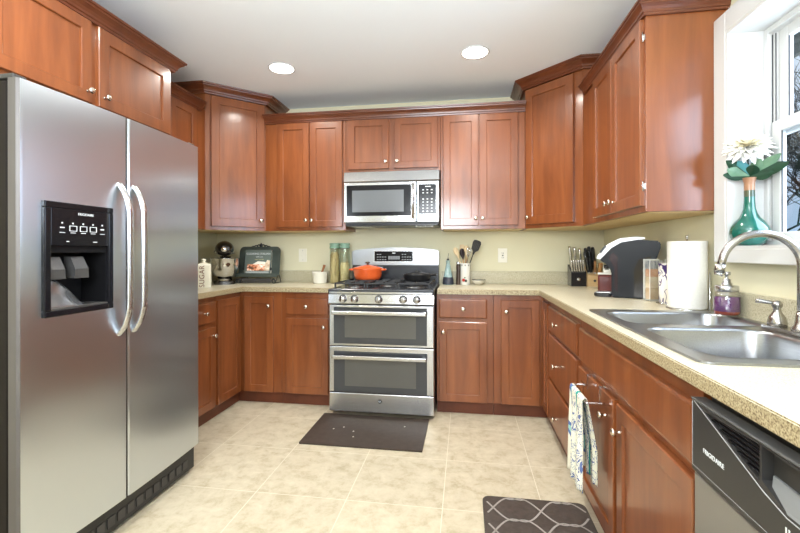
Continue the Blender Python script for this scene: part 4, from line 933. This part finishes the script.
# ---------------------------------------------------------------- wall plates
PLM = mat('ivory_wall_plate',(.80,.77,.66),.35)
for x,z,lab,kind in ((-1.452,1.151,'ivory light switch plate on the back wall between the cookbook stand and mortar','switch'),(.314,1.149,'ivory outlet plate on the back wall right of the utensil crock','outlet')):
    o = thing('wall_'+kind, lab, kind, (x,YB,z)); MB().box(-.038,.038,-.006,-.0002,-.060,.060,PLM,.002).build('cover_plate', o)
    if kind == 'switch': MB().box(-.005,.005,-.016,-.0055,-.012,.008,PLM,.001).cyl((0,-.0072,.042),(0,-.0058,.042),.003,LEDG).cyl((0,-.0072,-.042),(0,-.0058,-.042),.003,LEDG).build('toggle', o)
    else:
        b = MB(); b.box(-.016,.016,-.0085,-.0055,-.034,.034,PLM,.002)
        for zz in (-.019,.019): b.box(-.007,-.004,-.0090,-.0083,zz-.005,zz+.005,BLACK); b.box(.004,.007,-.0090,-.0083,zz-.005,zz+.005,BLACK)
        b.box(-.006,.006,-.0095,-.0083,-.005,.005,DGREY); b.build('socket', o)

# ---------------------------------------------------------------- floor mats
ML = noise_mat('brown_rubber_mat',[(.040,.028,.021),(.056,.040,.031)],nscale=30,rough=.55,bump=.3)
b = MB(); b.prism(rrect(-1.013,-.250,2.478,2.962,.006), .0003, .011, ML, bev=.003)
o = tag(b.build('floor_mat'),'plain dark brown mat on the floor in front of the range','mat')
MC = bmesh
b = MB(); mk = mat('crumb',(.65,.62,.55),.7); random.seed(9)
for x,y in ((-.86,2.70),(-.80,2.735),(-.72,2.68),(-.70,2.60),(-.40,2.80)):
    b.lathe([(.006,.0),(.004,.002),(0,.0022)], mk, Matrix.Translation((x,y,.0121)), 8)
b.build('crumb_specks', o)
MG = noise_mat('charcoal_mat',[(.050,.040,.034),(.070,.056,.048)],nscale=40,rough=.5,bump=.3)
g = thing('floor_mat','charcoal mat with a pale grey trellis pattern beside the sink cabinet','mat',(.080,1.30,0))
MXX, MYY = .465, .765
MB().prism(rrect(0,MXX,0,MYY,.035,8), .0003, .016, MG, bev=.006).build('mat_body', g)
LN = mat('pale_grey_line',(.30,.28,.26),.5)
def clip(p): return .008 < p[0] < MXX-.008 and .008 < p[1] < MYY-.008
b = MB(); PX, PY = .16, .42
def ogee(t):   # half width of the quatrefoil outline along its height, t in 0..1
    return .5-.5*math.cos(PI*t)+.10*math.sin(2*PI*t)*-1
for sgn in (1,-1):
    for k in range(-2,7):
        for half in range(0,3):
            seg_ = []
            for q in range(17):
                t = q/16; y = (half+t)*PY/2-.06; fx = ogee(t) if half % 2 == 0 else 1-ogee(t)
                x = k*PX+sgn*(fx-.5)*PX+.03
                seg_.append((x,y))
            run = []
            for pnt in seg_+[None]:
                if pnt and clip(pnt[::-1]): run.append(pnt[::-1])
                else:
                    if len(run) > 1:
                        L_, R_ = [], []
                        for i_,pp in enumerate(run):
                            a_ = Vector(run[max(i_-1,0)]); c_ = Vector(run[min(i_+1,len(run)-1)]); dd = (c_-a_).normalized(); nn = Vector((-dd.y,dd.x))*.0042
                            L_.append((pp[0]+nn.x,pp[1]+nn.y)); R_.append((pp[0]-nn.x,pp[1]-nn.y))
                        t_ = bmesh.new(); va = [t_.verts.new((x_,y_,.0166)) for x_,y_ in L_]; vb = [t_.verts.new((x_,y_,.0166)) for x_,y_ in R_]
                        for i_ in range(len(va)-1): t_.faces.new((va[i_],vb[i_],vb[i_+1],va[i_+1]))
                        b._add(t_, LN)
                    run = []
b.build('trellis_pattern', g)

# ---------------------------------------------------------------- towel bar and dish towel
DF = RFX-.02     # door face plane
tb = thing('over_door_towel_bar','chrome towel bar hooked over the sink cabinet door','towel bar',(DF,1.847,.595))
for y in (.125,-.045):
    MB().box(-.004,-.002,y-.006,y+.006,-.022,.0435,CHROME).box(-.004,.0215,y-.006,y+.006,.0425,.0445,CHROME).build('hook_bracket', tb)
b = MB(); b.tube(smooth_path([(-.004,.117,0),(-.060,.118,0),(-.071,.108,0),(-.071,.0,0),(-.071,-.108,0),(-.060,-.118,0),(-.004,-.117,0)],5), .0042, CHROME, 10); b.build('bar', tb)
def towel_mat():
    m = mat('printed_cotton',(.8,.8,.7),.85,spec=.15); t = m.node_tree; b = t.nodes['Principled BSDF']
    tc = nd(t,'ShaderNodeTexCoord'); sp = nd(t,'ShaderNodeSeparateXYZ'); t.links.new(tc.outputs['Object'], sp.inputs[0])
    def ramp(inp, stops, const=True):
        r = nd(t,'ShaderNodeValToRGB'); el = r.color_ramp.elements
        if const: r.color_ramp.interpolation = 'CONSTANT'
        el[0].position, el[0].color = stops[0][0], (*stops[0][1],1); el[1].position, el[1].color = stops[1][0], (*stops[1][1],1)
        for p_,c_ in stops[2:]: q = el.new(p_); q.color = (*c_,1)
        t.links.new(inp, r.inputs[0]); return r.outputs[0]
    n = nd(t,'ShaderNodeTexNoise'); n.inputs['Scale'].default_value = 22; n.inputs['Detail'].default_value = 2; n.inputs['Distortion'].default_value = 2; t.links.new(tc.outputs['Object'], n.inputs[0])
    n2 = nd(t,'ShaderNodeTexNoise'); n2.inputs['Scale'].default_value = 9; n2.inputs['Detail'].default_value = 1; t.links.new(tc.outputs['Object'], n2.inputs[0])
    cream = (.80,.78,.64)
    fl_ = ramp(n.outputs[0], [(0,cream),(.50,(.07,.10,.28)),(.535,cream),(.62,(.12,.16,.34))])
    fl2 = ramp(n2.outputs[0], [(0,cream),(.56,(.10,.16,.36)),(.62,(.30,.55,.50))])
    mr = nd(t,'ShaderNodeMapRange'); mr.inputs[1].default_value = -.11; mr.inputs[2].default_value = .11; t.links.new(sp.outputs['Y'], mr.inputs[0])
    msk = ramp(mr.outputs[0], [(0,(1,1,1)),(.78,(0,0,0))])
    msk2 = ramp(mr.outputs[0], [(0,(0,0,0)),(.40,(1,1,1)),(.49,(0,0,0))])
    m1 = nd(t,'ShaderNodeMix',data_type='RGBA'); t.links.new(msk,m1.inputs[0]); t.links.new(fl2,m1.inputs[6]); t.links.new(fl_,m1.inputs[7])
    m2 = nd(t,'ShaderNodeMix',data_type='RGBA'); t.links.new(msk2,m2.inputs[0]); t.links.new(m1.outputs[2],m2.inputs[6]); m2.inputs[7].default_value = (.02,.30,.26,1)
    t.links.new(m2.outputs[2], b.inputs['Base Color']); return m
TW = towel_mat()
b = MB()
def tw(u, v):
    # v 0..1 : over the bar from the front hem to the back hem; u across
    Lf, Lb = .365, .335; s_ = -Lf+v*(Lf+Lb+.03); y = (u-.5)*.198
    fold = .007*math.sin(u*15+1)+.004*math.sin(u*29)
    if s_ < 0: x = -.071-.0095-abs(s_)*.02+fold*min(1,abs(s_)*6); z = s_; y *= 1-.05*math.sin(min(1,-s_/.35)*PI)
    elif s_ < .03: a = s_/.03*PI; x = -.071-.0095*math.cos(a); z = .0085*math.sin(a)
    else: q = s_-.03; x = -.071+.0095+.030*min(1,q*5)+fold*min(1,q*6)*.7; z = -q; y *= 1-.12*min(1,q*4); y -= .010*min(1,q*4)
    return (x, y, z)
b.grid(tw, 44, 70, TW, thick=.0015)
o = b.build('dish_towel', None, (DF,1.847,.595)); tag(o,'cream dish towel with blue print and teal stripe hanging on the chrome bar','towel')

# ---------------------------------------------------------------- recessed lights
for i,(x,y) in enumerate(CANS):
    lab = ['recessed ceiling light above the range, left of the two in front','recessed ceiling light over the right half of the kitchen, nearest the right corner cabinet'][i] if i < 2 else 'recessed ceiling light in the ceiling behind the camera'
    t_ = thing('recessed_light', lab, 'ceiling light', (x,y,CEIL), 0, None if i < 2 else 'recessed lights behind the camera')
    MB().lathe([(.074,.0),(.092,-.002),(.092,-.0045),(.070,-.006),(.068,.03),(.074,.03)], WHITE, seg=48, close=False).build('trim_ring', t_)
    MB().lathe([(.083,-.0066),(.06,-.0085),(0,-.0095)], GLOW, seg=40, close=False).build('lens', t_)
    l = bpy.data.lights.new('can_lamp','AREA'); l.shape = 'DISK'; l.size = .13; l.energy = CANP; l.color = (1,.95,.87); l.spread = math.radians(150)
    q = bpy.data.objects.new('can_lamp', l); C.objects.link(q); q.parent = t_; q.location = (0,0,-.013)

# ---------------------------------------------------------------- trees outside
BARK = noise_mat('dark_bark',[(.012,.012,.014),(.035,.033,.032)],nscale=4,rough=.9)
def tree(name, label, loc, H, seed, spread=.55, depth=7):
    rnd = random.Random(seed); b = MB()
    t = bmesh.new()
    def limb(p, d, L, r, k):
        n = 3; pts = [p]; dd = d.copy()
        for i in range(n):
            dd = (dd+Vector((rnd.uniform(-.22,.22),rnd.uniform(-.22,.22),rnd.uniform(-.06,.16)))).normalized(); pts.append(pts[-1]+dd*L/n)
        b.tube(pts, lambda q: r*(1-.4*q), BARK, 5 if k < 3 else 3)
        if k <= 0 or r < .002: return
        for i in range(2 if rnd.random() < .35 else 3):
            az = rnd.uniform(0,2*PI); nd_ = (dd+Vector((math.cos(az),math.sin(az),rnd.uniform(-.25,.5)))*rnd.uniform(.5,1)*spread*1.4).normalized()
            limb(pts[-1] if i else pts[-2], nd_, L*rnd.uniform(.62,.85), r*.6, k-1)
    t.free()
    limb(Vector((0,0,0)), Vector((0,0,1)), H*.26, H*.018, depth)
    o = b.build(name, None, loc); return tag(o, label, 'tree')
tree('bare_tree','bare dark tree nearest the kitchen window, filling the lower pane',(4.6,7.2,-.8),6.2,5,.8,8)
tree('bare_tree','bare dark tree farther off, behind the nearest window tree',(10.2,14.8,-.8),8.0,11,.65,7)
tree('bare_tree','slim bare tree at the right edge of the window view, close to the eave',(6.3,9.0,-.8),6.6,31,.8,7)
tree('bare_tree','bare tree far beyond the window, right of the other trees',(19.5,26.5,-.8),10.5,21,.6,6)
